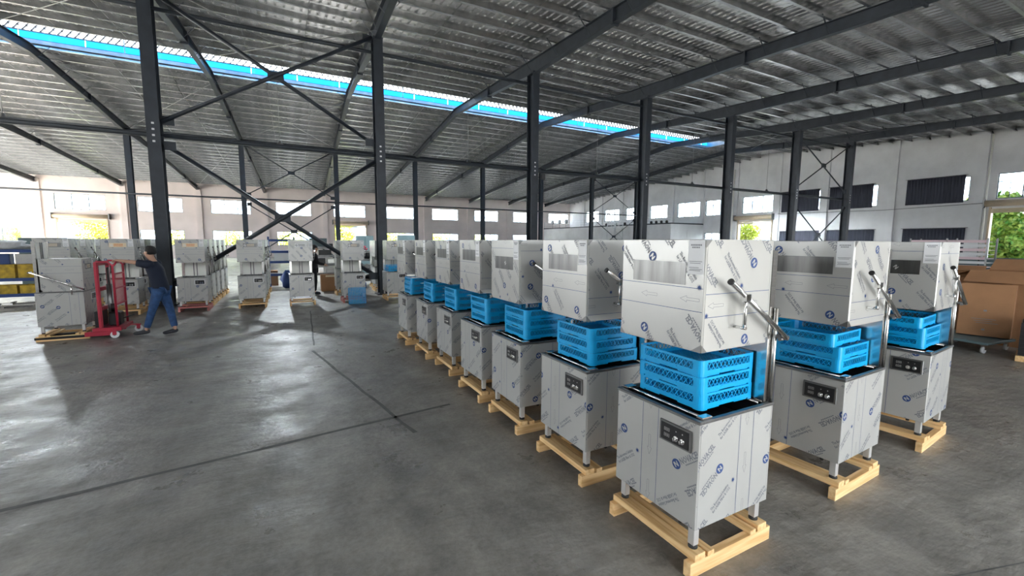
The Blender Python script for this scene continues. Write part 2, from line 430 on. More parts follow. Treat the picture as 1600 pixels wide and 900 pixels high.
ndoor = 0
def roller_door(axis, pos, a0, a1, ztop, inward):
    """open roller door: side guides, the rolled-up curtain box above and the few slats left hanging"""
    global ndoor; ndoor += 1
    def bx(bm, a_, b_, d0, d1, z_, zz):
        d0, d1 = sorted((pos+inward*d0, pos+inward*d1))
        if axis == 'x': box(bm, a_, b_, d0, d1, z_, zz)
        else: box(bm, d0, d1, a_, b_, z_, zz)
    bm = BM(); bx(bm, a0-.1, a0, 0, .1, 0, ztop+.1); bx(bm, a1, a1+.1, 0, .1, 0, ztop+.1)
    root = obj('door_%d' % ndoor, bm, shutter); root['kind'] = 'structure'
    bm = BM()
    def P(a, d, z): return (a, pos+inward*d, z) if axis == 'x' else (pos+inward*d, a, z)
    tube(bm, [P(a0-.25, .28, ztop+.32), P(a1+.25, .28, ztop+.32)], .19, 16); obj('shutter_roll', bm, shutter, root)
    for e in (a0-.3, a1+.24):
        bm = BM(); bx(bm, e, e+.06, 0, .5, ztop+.05, ztop+.6); obj('bracket', bm, steeldark, root)
    for i in range(3):
        bm = BM(); bx(bm, a0, a1, .05, .075, ztop-.09*(i+1)+.01, ztop-.09*i); obj('slat', bm, shutter, root)
    return root
for h in far_doors: roller_door('x', YF, h[0], h[1], h[3], -1)
for h in right_doors: roller_door('y', XR, h[0], h[1], h[3], -1)

# curtains over three gable windows
def curtain_cloth(y0, y1, z0, z1, gap, label):
    bm = BM(); n = 60; rnd = random.Random(int(y0*10)); prev = None
    for i in range(n+1):
        y = y0+(y1-y0)*i/n; d = .035*math.sin(i*1.9+rnd.uniform(-.5, .5))
        cur = [bm.verts.new((XR-.06+d*.8, y, z0)), bm.verts.new((XR-.06+d, y, z1))]
        if prev:
            f = bm.faces.new((prev[0], cur[0], cur[1], prev[1])); f.smooth = True
        prev = cur
    bm2 = BM(); 
    o = obj('curtain', bm, curtain); md = o.modifiers.new('s', 'SOLIDIFY'); md.thickness = .008
    tag(o, label, 'curtain', 'dark curtains on the gable wall windows')
    bm2 = bm2; tube(bm2, [(XR-.06, y0-.1, z1+.02), (XR-.06, y1+.1, z1+.02)], .014, 8); obj('curtain_rail', bm2, steeldark, o)
for y0, y1, nm in ((11.62, 14.6, 'nearest the bright doorway'), (16.55, 19.5, 'in the middle of the three'), (20.25, 23.3, 'farthest from the doorway')):
    curtain_cloth(y0, y1, 4.55, 6.3, 0, 'dark pleated curtain over the upper gable window, '+nm)
    curtain_cloth(y0-.25, y1, 1.2, 2.9, 0, 'low dark pleated curtain close behind the machines, '+nm)

# roof: folded sheets as single panels, purlins, rooflight at the ridge
bm = BM(); box(bm, XL-.3, XR+.3, YB-.3, YB, zroof(YB)-.02, zroof(YB)+.1); ceiling = struct('ceiling', bm, galv)
def sheet_mesh(L):
    bm = BM(); prof = []
    for i in range(4):
        x = i*.25; prof += [(x, 0), (x+.10, 0), (x+.125, .035), (x+.165, .035), (x+.19, 0)]
    prof.append((1.0, 0)); rows = []
    for s in range(2): rows.append([bm.verts.new((x, L*s, z)) for x, z in prof])
    for i in range(len(prof)-1): bm.faces.new((rows[0][i], rows[0][i+1], rows[1][i+1], rows[1][i]))
    return tomesh(bm, 'roof_panel', foil)
V0, V1 = 22.6, 25.4        # ridge opening
near_L = YRIDGE-YB+.3; far_L = YF-YRIDGE+.3
sn_full = sheet_mesh(near_L/math.cos(math.atan(.07))); sn_cut = sheet_mesh((V0-YB+.3)/math.cos(math.atan(.07)))
sf_full = sheet_mesh(far_L/math.cos(math.atan(.0725))); sf_cut = sheet_mesh((YF+.3-V1)/math.cos(math.atan(.0725)))
XV = 31.7
for i in range(73):
    x = XL-.3+i; cut = x < XV-.5
    link('roof_panel', sn_cut if cut else sn_full, ceiling, (x, YB-.3, zroof(YB-.3)), (math.atan(.07), 0, 0))
    y0 = V1 if cut else YRIDGE
    link('roof_panel', sf_cut if cut else sf_full, ceiling, (x, y0, zroof(y0)), (-math.atan(.0725), 0, 0))
# Z purlins
bm = BM(); L0, L1 = XL, XR
for q in ([(-.06, .09), (.0, .09), (.0, -.14), (-.085, -.14), (-.085, -.134), (.006, -.134), (.006, .095), (-.06, .095)],):
    r0 = [bm.verts.new((L0, y, z)) for y, z in q]; r1 = [bm.verts.new((L1, y, z)) for y, z in q]
    for i in range(len(q)): bm.faces.new((r0[i], r0[(i+1) % len(q)], r1[(i+1) % len(q)], r1[i]))
    bm.faces.new(r0); bm.faces.new(r1[::-1])
purl = tomesh(bm, 'purlin', purlm)
py = [YB+.4+i*.985 for i in range(28)]+[V1+.15+i*.99 for i in range(30)]
for y in py:
    link('purlin', purl, ceiling, (0, y, zroof(y)-.1))
# sag rods between purlins
bm = BM()
for k in range(-4, 7):
    for h in (1/3, 2/3):
        x = fx(k, YN)+6.03*h; bar(bm, (x, YB, zroof(YB)-.14), (x, V0, zroof(V0)-.14), .014); bar(bm, (x+.6, V1, zroof(V1)-.14), (x+1.2, YF, zroof(YF)-.14), .014)
o = obj('sag_rod', bm, steeldark, ceiling); o['kind'] = 'stuff'
# ridge rooflight: blue translucent sheets beside an open lattice louver
vent = thing('ridge_rooflight', 'long glowing blue rooflight strip with a dark lattice beside it along the ridge', 'rooflight', (0, 0, zroof(V1)))
zz = .03
for i in range(int((XV-XL)/2.0)+1):
    x0 = XL+i*2.0; x1 = min(x0+1.97, XV)
    if x1 <= x0: continue
    bm = BM(); box(bm, x0, x1, V1-.01, V1-.004, zz, zz+.27); obj('blue_sheet', bm, bluelight, vent)
    bm = BM(); box(bm, x0, x1, V0-.006, V0, zz+.05, zz+.62); obj('blue_sheet', bm, bluelight, vent)
bm = BM(); n = int((XV-XL)/.26)
for i in range(n):
    x = XL+i*.26
    bar(bm, (x, V1-.01, zz+.32), (x+.26, V1-.01, zz+.66), .03, .085, upv=(0, 1, 0)); bar(bm, (x+.26, V1-.045, zz+.32), (x, V1-.045, zz+.66), .03, .085, upv=(0, 1, 0))
o = obj('lattice', bm, frame, vent); o['kind'] = 'stuff'
bm = BM(); box(bm, XL, XV, V1-.03, V1+.01, zz+.27, zz+.32); obj('ridge_rail', bm, steeldark, vent)
bm = BM(); box(bm, XL, XV+.2, V0-.15, V1+.15, zz+.68, zz+.70); obj('cover_sheet', bm, foil, vent)
bm = BM(); box(bm, XL, XV, V0-.06, V0, -.12, zz+.05); obj('curb', bm, galv, vent)
bm = BM(); box(bm, XL, XV, V1, V1+.06, -.12, zz+.02); obj('curb', bm, galv, vent)
bm = BM(); box(bm, XV, XV+.06, V0, V1, -.12, zz+.68); obj('curb', bm, galv, vent)
for i in range(-4, 6):
    x = fx(i, 24)+3
    bm = BM(); bar(bm, (x, V0, zz+.64), (x, V1, zz+.64), .05, .06); bar(bm, (x, V1-.05, zz), (x, V1-.05, zz+.66), .04, .04, upv=(0, 1, 0)); obj('cross_bar', bm, galv, vent)

# ------------------------------------------------------------------ steel frames
def ibeam_seg(bm, a, b, w, h0, h1, tf=.016, tw=.012):
    """I section whose top flange runs a->b (both points on top), depth h0 to h1"""
    a = Vector(a); b = Vector(b); d = (b-a).normalized(); s = d.cross(Vector((0, 0, 1))).normalized()*.5; z = Vector((0, 0, 1))
    def slab(w_, ta, ba, tb, bb):
        vs = [a+s*w_-z*ta, a-s*w_-z*ta, a-s*w_-z*ba, a+s*w_-z*ba, b+s*w_-z*tb, b-s*w_-z*tb, b-s*w_-z*bb, b+s*w_-z*bb]
        vs = [bm.verts.new(v) for v in vs]
        for q in ((0, 1, 2, 3), (7, 6, 5, 4), (0, 4, 5, 1), (1, 5, 6, 2), (2, 6, 7, 3), (3, 7, 4, 0)): bm.faces.new([vs[i] for i in q])
    slab(w, 0, tf, 0, tf); slab(tw, tf, h0-tf, tf, h1-tf); slab(w, h0-tf, h0, h1-tf, h1)
ORD = ['first', 'second', 'third', 'fourth', 'fifth', 'sixth', 'seventh', 'eighth', 'ninth', 'tenth', 'eleventh', 'twelfth']
pur_top = .24
for k in range(-3, 7):
    knots = [(YB, .34), (5.5, .36), (10.5, .42), (YN, .56), (20, .40), (30.5, .36), (Y2, .5), (41, .36), (50, .36), (YF-.05, .44)]
    root = thing('roof_rafter', 'dark steel roof rafter over the %s near-row column from the left' % ORD[k] if k >= 0 else
                 'dark steel roof rafter, %s one left of the big leftmost column' % ORD[-k-1], 'rafter', (fx(k, YN), YN, 0), 0, 'dark steel rafters under the roof')
    ys = [y for y, _ in knots]; ys.insert(5, YRIDGE)
    hs = dict(knots); hs[YRIDGE] = .38
    bm = BM()
    for y0, y1 in zip(ys, ys[1:]):
        ibeam_seg(bm, (fx(k, y0)-fx(k, YN), y0-YN, zroof(y0)-pur_top), (fx(k, y1)-fx(k, YN), y1-YN, zroof(y1)-pur_top), .20, hs[y0], hs[y1])
    obj('beam', bm, frame, root)
    for y in (5.5, 10.5, 20, 30.5, 41, 50):
        bm = BM(); x = fx(k, y)-fx(k, YN); z = zroof(y)-pur_top; box(bm, x-.12, x+.12, y-YN-.03, y-YN+.03, z-hs[y]-.06, z+.0); obj('splice_plate', bm, frame, root)
    for i, y in enumerate(py):
        if i % 2: continue
        h = .38; x = fx(k, y)-fx(k, YN); z = zroof(y)
        for sgn in (-1, 1):
            bm = BM(); bar(bm, (x+sgn*.06, y-YN, z-pur_top-h), (x+sgn*.50, y-YN, z-.13), .035, .010); obj('fly_brace', bm, frame, root)

colm = []
def column_mesh(h, d0, d1, w=.30):
    """H section, flanges facing the frame direction, web depth d0 at foot to d1 at head"""
    bm = BM(); t = .018
    def slab(x0, x1, ya0, yb0, ya1, yb1):
        vs = [bm.verts.new(v) for v in ((x0, ya0, 0), (x1, ya0, 0), (x1, yb0, 0), (x0, yb0, 0), (x0, ya1, h), (x1, ya1, h), (x1, yb1, h), (x0, yb1, h))]
        for q in ((0, 3, 2, 1), (4, 5, 6, 7), (0, 1, 5, 4), (1, 2, 6, 5), (2, 3, 7, 6), (3, 0, 4, 7)): bm.faces.new([vs[i] for i in q])
    slab(-w/2, w/2, -d0/2, -d0/2+t, -d1/2, -d1/2+t); slab(-w/2, w/2, d0/2-t, d0/2, d1/2-t, d1/2)
    slab(-.008, .008, -d0/2+t, d0/2-t, -d1/2+t, d1/2-t)
    return tomesh(bm, 'shaft', frame)
def columns(row, y, ks, d0, d1, group):
    h = zroof(y)-pur_top-.05
    me = column_mesh(h-.5, d0, d1)
    bm = BM(); box(bm, -.24, .24, -.28, .28, 0, .03); base = tomesh(bm, 'base_plate', frame)
    bm = BM(); box(bm, -.16, .16, -d1/2-.03, d1/2+.03, h-.52, h-.46); cap = tomesh(bm, 'cap_plate', frame)
    bm = BM()
    for z in (4.5, 4.66, 4.82, 4.98): box(bm, -.03, .03, -d0/2-.03, -d0/2, z, z+.05)
    gus = tomesh(bm, 'bolt_plate', galv)
    for n, k in enumerate(ks):
        lab = '%s steel column of the %s row, counted from the left edge of view' % (ORD[n], row)
        t = thing('steel_column', 'dark '+lab, 'column', (fx(k, y), y, 0), 0, group)
        link('shaft', me, t); link('base_plate', base, t); link('cap_plate', cap, t)
        if row == 'near': link('bolt_plate', gus, t)
columns('near', YN, range(0, 7), .36, .46, 'tall dark columns of the near row')
columns('far', Y2, range(-1, 7), .32, .38, 'slimmer dark columns of the far row')

def pipe(name, a, b, r, label, cat, group=None, n=10, m_=frame):
    bm = BM(); tube(bm, [a, b], r, n); o = obj(name, bm, m_); return tag(o, label, cat, group)
g = 'long horizontal struts tying the columns'
pipe('strut_pipe', (fx(-4, YN), YN+.25, 4.78), (fx(6, YN), YN+.25, 4.78), .07, 'long dark tie pipe at mid height along the near column row', 'strut', g)
pipe('strut_pipe', (fx(-4, YN), YN+.25, 8.15), (fx(6, YN), YN+.25, 8.15), .06, 'long dark tie pipe just under the rafters on the near column row', 'strut', g)
pipe('strut_pipe', (fx(-4, Y2), Y2-.22, 8.62), (fx(6, Y2), Y2-.22, 8.62), .08, 'long dark tie pipe under the rafters on the far column row', 'strut', g)
pipe('strut_pipe', (fx(-4, Y2), Y2-.22, 4.72), (fx(6, Y2), Y2-.22, 4.72), .055, 'long thin tie pipe at mid height on the far column row', 'strut', g)
def xbrace(k, y, z0, z1, r, label, rr=.0):
    t = thing('cross_brace', label, 'brace', (fx(k, y), y, z0), 0, 'diagonal cross braces between columns')
    w_ = 6.03; h = z1-z0
    bm = BM(); tube(bm, [(.17, -.05, 0), (w_-.17, -.05, h)], r, 8); obj('diagonal', bm, frame, t)
    bm = BM(); tube(bm, [(.17, .05, h), (w_-.17, .05, 0)], r, 8); obj('diagonal', bm, frame, t)
    bm = BM(); box(bm, w_/2-.22, w_/2+.22, -.03, .03, h/2-.12, h/2+.12); obj('gusset_plate', bm, frame, t)
    for x, z in ((.31, .04), (.31, h-.04), (w_-.31, .04), (w_-.31, h-.04)):
        bm = BM(); box(bm, x-.14, x+.14, -.015, .015, z-.12, z+.12); obj('end_plate', bm, frame, t)
xbrace(0, YN, 5.1, 8.5, .06, 'large upper cross brace between the two leftmost big columns')
xbrace(0, YN, .6, 4.5, .065, 'large lower cross brace between the two leftmost big columns')
xbrace(0, Y2, 5.0, 8.4, .035, 'upper thin cross brace of the far column row, left of centre')
xbrace(0, Y2, .6, 4.4, .035, 'lower thin cross brace of the far column row, left of centre')
xbrace(5, Y2, 5.0, 8.3, .035, 'upper thin cross brace in the far right bay of the far column row')
xbrace(5, Y2, .6, 4.3, .035, 'lower thin cross brace in the far right bay of the far column row')
xbrace(5, YN, 5.2, 8.2, .035, 'upper cross brace between the two rightmost columns of the near row')
xbrace(5, YN, .6, 4.2, .035, 'lower cross brace between the two rightmost columns of the near row')

# bracing rods in the roof plane
for k in (-1, 0, 5):
    for ya, yb in ((YB+1, YN), (YN, V0), (V1+.5, Y2), (Y2, YF-.5)):
        bm = BM(); za = zroof(ya)-.42; zb = zroof(yb)-.42
        tube(bm, [(fx(k, ya), ya, za), (fx(k+1, yb), yb, zb)], .012, 6); tube(bm, [(fx(k+1, ya), ya, za-.03), (fx(k, yb), yb, zb-.03)], .012, 6)
        o = obj('bracing_rod', bm, steeldark, ceiling)

# high bay lamps
def lamp(x, y, z, on, label):
    t = thing('high_bay_lamp', label, 'lamp', (x, y, z), 0, 'round lamps hung from the roof')
    bm = BM(); tube(bm, [(0, 0, .02), (0, 0, .10), (0, 0, .17), (0, 0, .26)], [.19, .17, .08, .06], 20); obj('housing', bm, steeldark, t)
    bm = BM(); tube(bm, [(0, 0, 0), (0, 0, .02)], .18, 20); obj('lens', bm, lampglow if on else white, t)
    bm = BM(); tube(bm, [(0, 0, .26), (0, 0, zroof(y)-.01-z)], .012, 6); obj('hanging_rod', bm, steeldark, t)
    if on:
        l = bpy.data.lights.new('lamp_light', 'SPOT'); l.energy = LAMP_W; l.color = (.86, .95, 1); l.shadow_soft_size = .12
        l.spot_size = math.radians(165); l.spot_blend = .6
        lo = bpy.data.objects.new('lamp_light', l); COL.objects.link(lo); lo.location = (x, y, z-.05)
for x, on, w_ in ((-8.43, 1, 'lit round lamp at the left edge of view'), (.06, 1, 'lit round lamp between the two big left columns'), (8.9, 1, 'lit round lamp left of the central big column'),
               (17.5, 0, 'unlit round lamp right of the central big column'), (26.1, 1, 'lit round lamp before the gable wall, the left of two'), (34.8, 1, 'lit round lamp before the gable wall, the right of two'), (-17, 1, 'lit round lamp beyond the left edge of view')):
    lamp(x, 22.0, 5.92, on, w_)
# ------------------------------------------------------------------ hood dishwasher (front faces -Y, lever on +X)
WX, DY = .64, .65
Z0, ZB, ZT = 0, .134, .744           # feet, cabinet bottom, cabinet top (above the pallet deck)
HB, HT = 1.137, 1.738                # raised hood bottom / top
def panel_print(me, name, parent, center, face):
    o = link(name, me, parent, center); o['kind'] = 'stuff'
    o.rotation_euler = {'front': (PI/2, 0, 0), 'right': (PI/2, 0, PI/2), 'left': (PI/2, 0, -PI/2)}[face]
    return o
def make_machine(var, hood_z=0., logo=None, racks=True, mirror=1):
    t = thing('hood_dishwasher', 'x', 'dishwasher')
    x0, x1, y0, y1 = -WX/2, WX/2, -DY/2, DY/2
    # cabinet
    bm = BM(); w_ = .012
    box(bm, x0, x1, y0, y0+w_, ZB, ZT, bev=.003); box(bm, x0, x1, y1-w_, y1, ZB, ZT, bev=.003)
    box(bm, x0, x0+w_, y0+w_, y1-w_, ZB, ZT, bev=.003); box(bm, x1-w_, x1, y0+w_, y1-w_, ZB, ZT, bev=.003)
    box(bm, x0+w_, x1-w_, y0+w_, y1-w_, ZB, ZB+w_)
    cab = obj('cabinet', bm, film, t)
    o = panel_print(prints[var][0], 'film_print', cab, (0, y0-.0012, (ZB+ZT)/2), 'front')
    o = panel_print(prints[var][1], 'film_print', cab, (x1+.0012, 0, (ZB+ZT)/2), 'right')
    o = panel_print(prints[var][4], 'film_print', cab, (x0-.0012, 0, (ZB+ZT)/2), 'left')
    bm = BM()                                       # rim
    r = .022
    box(bm, x0-.006, x1+.006, y0-.008, y0+r, ZT, ZT+.018, bev=.003); box(bm, x0-.006, x1+.006, y1-r, y1+.004, ZT, ZT+.018, bev=.003)
    box(bm, x0-.006, x0+r, y0+r, y1-r, ZT, ZT+.018, bev=.003); box(bm, x1-r, x1+.006, y0+r, y1-r, ZT, ZT+.018, bev=.003)
    obj('rim', bm, steeldark, t)
    bm = BM(); box(bm, x0+.02, x1-.02, y0+.02, y1-.02, ZT-.13, ZT-.11)
    for a in ((x0+.02, x0+.03, y0+.02, y1-.02), (x1-.03, x1-.02, y0+.02, y1-.02), (x0+.02, x1-.02, y0+.02, y0+.03), (x0+.02, x1-.02, y1-.03, y1-.02)): box(bm, *a, ZT-.11, ZT)
    obj('tank', bm, tank, t)
    for y in (y0+.075, y1-.075):
        bm = BM(); tube(bm, [(x0+.05, y, ZT-.01), (x0+.05, y, ZT+.012), (x1-.05, y, ZT+.012), (x1-.05, y, ZT-.01)], .009, 8); obj('rack_rail', bm, chrome, t)
    for x in (x0+.03, x1-.03):
        bm = BM(); box(bm, x-.022, x+.022, y0+.03, y0+.11, ZT+.017, ZT+.03, bev=.003); obj('corner_bracket', bm, steel, t)
    # legs
    for x in (x0+.045, x1-.045):
        for y in (y0+.05, y1-.05):
            bm = BM(); box(bm, x-.021, x+.021, y-.021, y+.021, .02, ZB, bev=.002); lg = obj('leg', bm, legm, t)
            bm = BM(); tube(bm, [(x, y, 0), (x, y, .012), (x, y, .022)], [.026, .026, .016], 12); obj('foot', bm, rubber, lg)
    for x in (x0+.12, x1-.12):
        bm = BM(); tube(bm, [(x, y0+.03, ZB-.022), (x, y0+.03, ZB)], .013, 10); obj('drain_plug', bm, rubber, t)
    bm = BM(); tube(bm, [(x1-.03, y0+.22, ZB-.022), (x1-.03, y0+.22, ZB)], .013, 10); obj('drain_plug', bm, rubber, t)
    # control panel
    px, pz = x1-.155, ZT-.115
    bm = BM(); box(bm, px-.112, px+.112, y0-.012, y0, pz-.062, pz+.062, bev=.003); cp = obj('control_panel', bm, steeldark if racks or logo is None else white, t)
    bm = BM(); box(bm, px-.098, px+.098, y0-.015, y0-.011, pz-.05, pz+.05); obj('panel_face', bm, black, cp)
    for q in (.016, -.018):
        bm = BM()
        for i in range(3):                          # three seven-segment digits
            cx = px-.068+i*.014
            for a in ((-.004, .004, .008, .0095), (-.004, .004, -.0008, .0008), (-.004, .004, -.0095, -.008)): box(bm, cx+a[0], cx+a[1], y0-.016, y0-.015, pz+q+a[2], pz+q+a[3])
            for a in ((-.005, -.004), (.004, .005)): box(bm, cx+a[0], cx+a[1], y0-.016, y0-.015, pz+q-.009, pz+q+.009)
        obj('display', bm, screen, cp)
    for x in (.012, .056):
        bm = BM(); tube(bm, [(px+x, y0-.014, pz-.016), (px+x, y0-.019, pz-.016)], [.016, .016], 16); tube(bm, [(px+x, y0-.019, pz-.016), (px+x, y0-.034, pz-.016)], [.011, .010], 14)
        bar(bm, (px+x, y0-.036, pz-.026), (px+x, y0-.036, pz-.006), .004, .005); obj('knob', bm, chrome, cp)
    for x in (.012, .056):
        bm = BM(); box(bm, px+x-.003, px+x+.003, y0-.0165, y0-.015, pz+.022, pz+.028); obj('indicator', bm, screen, cp)
    # posts and back panel
    for x in (x0+.055, x1-.055):
        bm = BM(); box(bm, x-.03, x+.03, y1-.058, y1-.014, ZT+.018, HT-.06); obj('post', bm, steel, t)
    bm = BM(); tube(bm, [(x1-.012, y1-.012, ZT), (x1-.012, y1-.012, HB+.2)], .012, 8); obj('post_tube', bm, steel, t)
    bm = BM(); box(bm, x0+.085, x1-.085, y1-.045, y1-.035, ZT+.018, HT-.08); bp = obj('back_panel', bm, filmback if not racks else steel, t)
    for x in (-.045, .025):
        bm = BM(); box(bm, x, x+.022, y1-.056, y1-.045, ZT+.018, HT-.08); obj('guide_strip', bm, steeldark, bp)
    # hood
    hb, ht = HB+hood_z, HT+hood_z
    hx0, hx1, hy0, hy1 = x0+.015, x1-.012, y0-.012, y1-.085
    ch = .0
    bm = BM(); w_ = .014
    box(bm, hx0, hx1, hy0, hy0+w_, hb, ht, bev=.004); box(bm, hx0, hx1, hy1-w_, hy1, hb+.03, ht, bev=.003)
    box(bm, hx0, hx0+w_, hy0+w_, hy1-w_, hb, ht, bev=.003); box(bm, hx1-w_, hx1, hy0+w_, hy1-w_, hb, ht, bev=.003)
    box(bm, hx0+w_, hx1-w_, hy0+w_, hy1-w_, ht-w_, ht-.001)
    hd = obj('hood', bm, film, t)
    panel_print(prints[var][2], 'film_print', hd, ((hx0+hx1)/2, hy0-.0012, (hb+ht)/2), 'front')
    panel_print(prints[var][3], 'film_print', hd, (hx1+.0012, (hy0+hy1)/2, (hb+ht)/2), 'right')
    panel_print(prints[var][5], 'film_print', hd, (hx0-.0012, (hy0+hy1)/2, (hb+ht)/2), 'left')
    # bare corners where the film is cut
    def tri(pts, side):
        bm = BM(); f = [bm.verts.new((p[0], hy0-.002, p[1]) if side == 'f' else (hx1+.002, p[0], p[1])) for p in pts]; bm.faces.new(f); obj('bare_corner', bm, steeldark, hd)
    c = .045
    tri([(hx1-.001, hb+.002), (hx1-.001, hb+c), (hx1-c*1.4, hb+.002)], 'f'); tri([(hx0+.001, hb+.002), (hx0+.001, hb+c), (hx0+c, hb+.002)], 'f')
    tri([(hy0+.001, ht-.002), (hy0+.001, ht-c), (hy0+c, ht-.002)], 's'); tri([(hy0+.001, hb+.002), (hy0+.001, hb+c), (hy0+c, hb+.002)], 's')
    if logo is None:                                # bare polished strip
        wz = ht-.185+prints[var][6]; bm = BM(); box(bm, hx0+.10, hx1-.12, hy0-.0016, hy0-.0006, wz-.062, wz+.062); obj('bare_strip', bm, stripm, hd)
    else:
        lx = .0; lz = ht-.15
        bm = BM(); box(bm, lx-.15, lx+.17, hy0-.003, hy0-.0015, lz-.05, lz+.05); lp = obj('logo_plate', bm, {'grey': steeldark, 'cream': cream, 'white': white}[logo], hd)
        bm = BM(); stamp(bm, T_G, Matrix.Translation((lx-.14, hy0-.0040, lz-.03)) @ Matrix.Rotation(PI/2, 4, 'X'), 0)
        obj('letter', bm, white if logo != 'white' else inkm, lp)
        bm = BM(); rnd = random.Random(3)
        for row, (a, b_) in enumerate(((.006, .030), (-.028, -.008))):
            x = lx-.06
            while x < lx+.10:
                d_ = rnd.uniform(.012, .020); box(bm, x, x+d_-.004, hy0-.0045, hy0-.0035, lz+a, lz+b_); x += d_
        obj('lettering', bm, orange if logo == 'cream' else (inkm if logo == 'white' else cream), lp)
    sx = hx1-.055
    bm = BM(); box(bm, sx-.05, sx+.05, hy0-.005, hy0-.003, ht-.185, ht-.004); lb = obj('paper_label', bm, white, hd)
    bm = BM(); [box(bm, sx-.034+.010*q, sx-.027+.010*q, hy0-.0062, hy0-.0055, ht-.034, ht-.026) for q in range(7)]; [box(bm, sx-.026+.010*q, sx-.019+.010*q, hy0-.0062, hy0-.0055, ht-.046, ht-.039) for q in range(5)]
    for i, z in enumerate((.118, .127, .150, .159, .166)): box(bm, sx-.04+.004*(i % 2), sx+.04-.010*(i % 3), hy0-.0062, hy0-.0055, ht-z, ht-z+.003)
    obj('label_text', bm, inkm, lb)
    # lever arm
    ax = (hx1+.062) if mirror > 0 else (hx0-.062); sg = mirror
    A0 = Vector((ax, y0+.12, 1.515)); A1 = Vector((ax, y1-.005, 1.17))
    if hood_z < -.1: A0 = Vector((ax, y0-.02, .80)); A1 = Vector((ax, y1+.02, 1.13))
    bm = BM(); tube(bm, [A0, A1], .0155, 12); arm = obj('lever_arm', bm, chrome, t)
    d = (A0-A1).normalized()
    bm = BM(); tube(bm, [A0, A0+d*.012], .0175, 12); obj('end_cap', bm, black, arm)
    P_ = A0+(A1-A0)*.24
    bm = BM(); tube(bm, [P_-Vector((sg*.0, 0, .0)), P_-Vector((0, 0, .17))], .010, 8)
    tube(bm, [P_-Vector((sg*.058, 0, .17)), P_-Vector((-sg*.012, 0, .17))], .009, 8); box(bm, P_.x-.018, P_.x+.018, P_.y-.02, P_.y+.02, P_.z-.022, P_.z+.016)
    obj('link_rod', bm, chrome, t)
    bm = BM(); tube(bm, [A1-Vector((sg*.075, 0, 0)), A1+Vector((sg*.012, 0, 0))], .014, 10); tube(bm, [A1+Vector((-sg*.02, -.03, -.01)), A1+Vector((-sg*.02, .03, -.01))], .012, 8)
    obj('pivot_bolt', bm, steeldark, t)
    freeze_kids(t); return t

prints = []
for v, (o1, o2, o3, o4) in enumerate((((-.03, .05), (.08, .0), (.02, -.07), (.05, .10)), ((-.10, .11), (-.07, .03), (.02, .22), (.19, .02)), ((-.02, -.09), (.10, .17), (-.28, .05), (-.26, .31)))):
    prints.append([roll(WX, ZT-ZB, o1), roll(DY, ZT-ZB, o2), roll(WX-.027, HT-HB, o3, -PI/2), roll(DY-.097, HT-HB, o4, -PI/2), roll(DY, ZT-ZB, o4), roll(DY-.097, HT-HB, o1, -PI/2), (0, .01, -.04)[v]])

# wooden pallet: two runners along Y, boards along X
def make_pallet(m_):
    t = thing('wooden_pallet', 'x', 'pallet')
    for x in (-.31, .31):
        bm = BM(); box(bm, x-.024, x+.024, -.36, .36, 0, .088, bev=.002)
        for v in bm.verts: v.co = v.co
        o = obj('runner', bm, m_[-1], t)
    for i, (y, w_, h) in enumerate(((-.285, .085, .042), (-.195, .055, .030), (.275, .085, .042), (.19, .05, .028))):
        bm = BM(); box(bm, -.335, .335, y-w_/2, y+w_/2, .0882, .0882+h, bev=.002); obj('board', bm, m_[0], t)
    freeze_kids(t); return t
PAL = .1302

def make_rack():
    """one molded crate, lattice walls and a slotted floor"""
    bm = BM(); a = .242; h = .098; c = .055; t = .007
    for sx in (-1, 1):
        for sy in (-1, 1):                          # rounded corner post
            pts = []
            for i in range(5):
                an = i*PI/8; pts.append((a-.03+.03*math.cos(an), a-.03+.03*math.sin(an)))
            pts = [(a, a-c)]+pts+[(a-c, a)]; inn = [(a-c, a-t), (a-.03, a-t), (a-t, a-.03), (a-t, a-c)]
            ring = [(sx*x, sy*y) for x, y in pts+inn]
            lo = [bm.verts.new((x, y, .0005)) for x, y in ring]; hi = [bm.verts.new((x, y, h)) for x, y in ring]
            n = len(ring)
            for i in range(n): bm.faces.new((lo[i], lo[(i+1) % n], hi[(i+1) % n], hi[i]))
            bm.faces.new(lo[::-1]); bm.faces.new(hi)
    L = a-c
    for s in range(4):
        R_ = Matrix.Rotation(s*PI/2, 4, 'Z'); v0 = len(bm.verts)
        box(bm, -L, L, -a, -a+t, h-.014, h); box(bm, -L, L, -a, -a+t, .012, .034)
        box(bm, -L, -.07, -a+.010, -a+.014, 0, .014); box(bm, .07, L, -a+.010, -a+.014, 0, .014)
        box(bm, -L, L, -a, -a+t, .034, .040)
        box(bm, -.07, .07, -a-.003, -a, .026, .036)
        n = 11; p = 2*L/n
        for i in range(n):
            x = -L+i*p
            bar(bm, (x, -a+.0035, .038), (x+p, -a+.0035, h-.012), .0042, .0032, upv=(0, 1, 0)); bar(bm, (x+p, -a+.0035, .036), (x, -a+.0035, h-.012), .0042, .0032, upv=(0, 1, 0))
        bm.verts.ensure_lookup_table()
        for v in bm.verts[v0:]: v.co = R_ @ v.co
    for i in range(19):
        x = -.21+i*.42/18; box(bm, x-.0045, x+.0045, -a+.01, a-.01, .014, .019); box(bm, -a+.01, a-.01, x-.0045, x+.0045, .0135, .0185)
    return tomesh(bm, 'dish_rack', blue)
rackmesh = make_rack()
pal0 = make_pallet((wood, woody)); pal1 = make_pallet((woodpink,))
near_proto = [make_machine(v) for v in range(3)]
def racks(n, base, rz, labels, group, jitter, gapz=.0965):
    for i in range(n):
        o = link('dish_rack', rackmesh, None, (base[0]+jitter[i][0], base[1]+jitter[i][1], base[2]+i*gapz), (0, 0, rz+jitter[i][2]))
        tag(o, labels[i], 'dish rack', group)
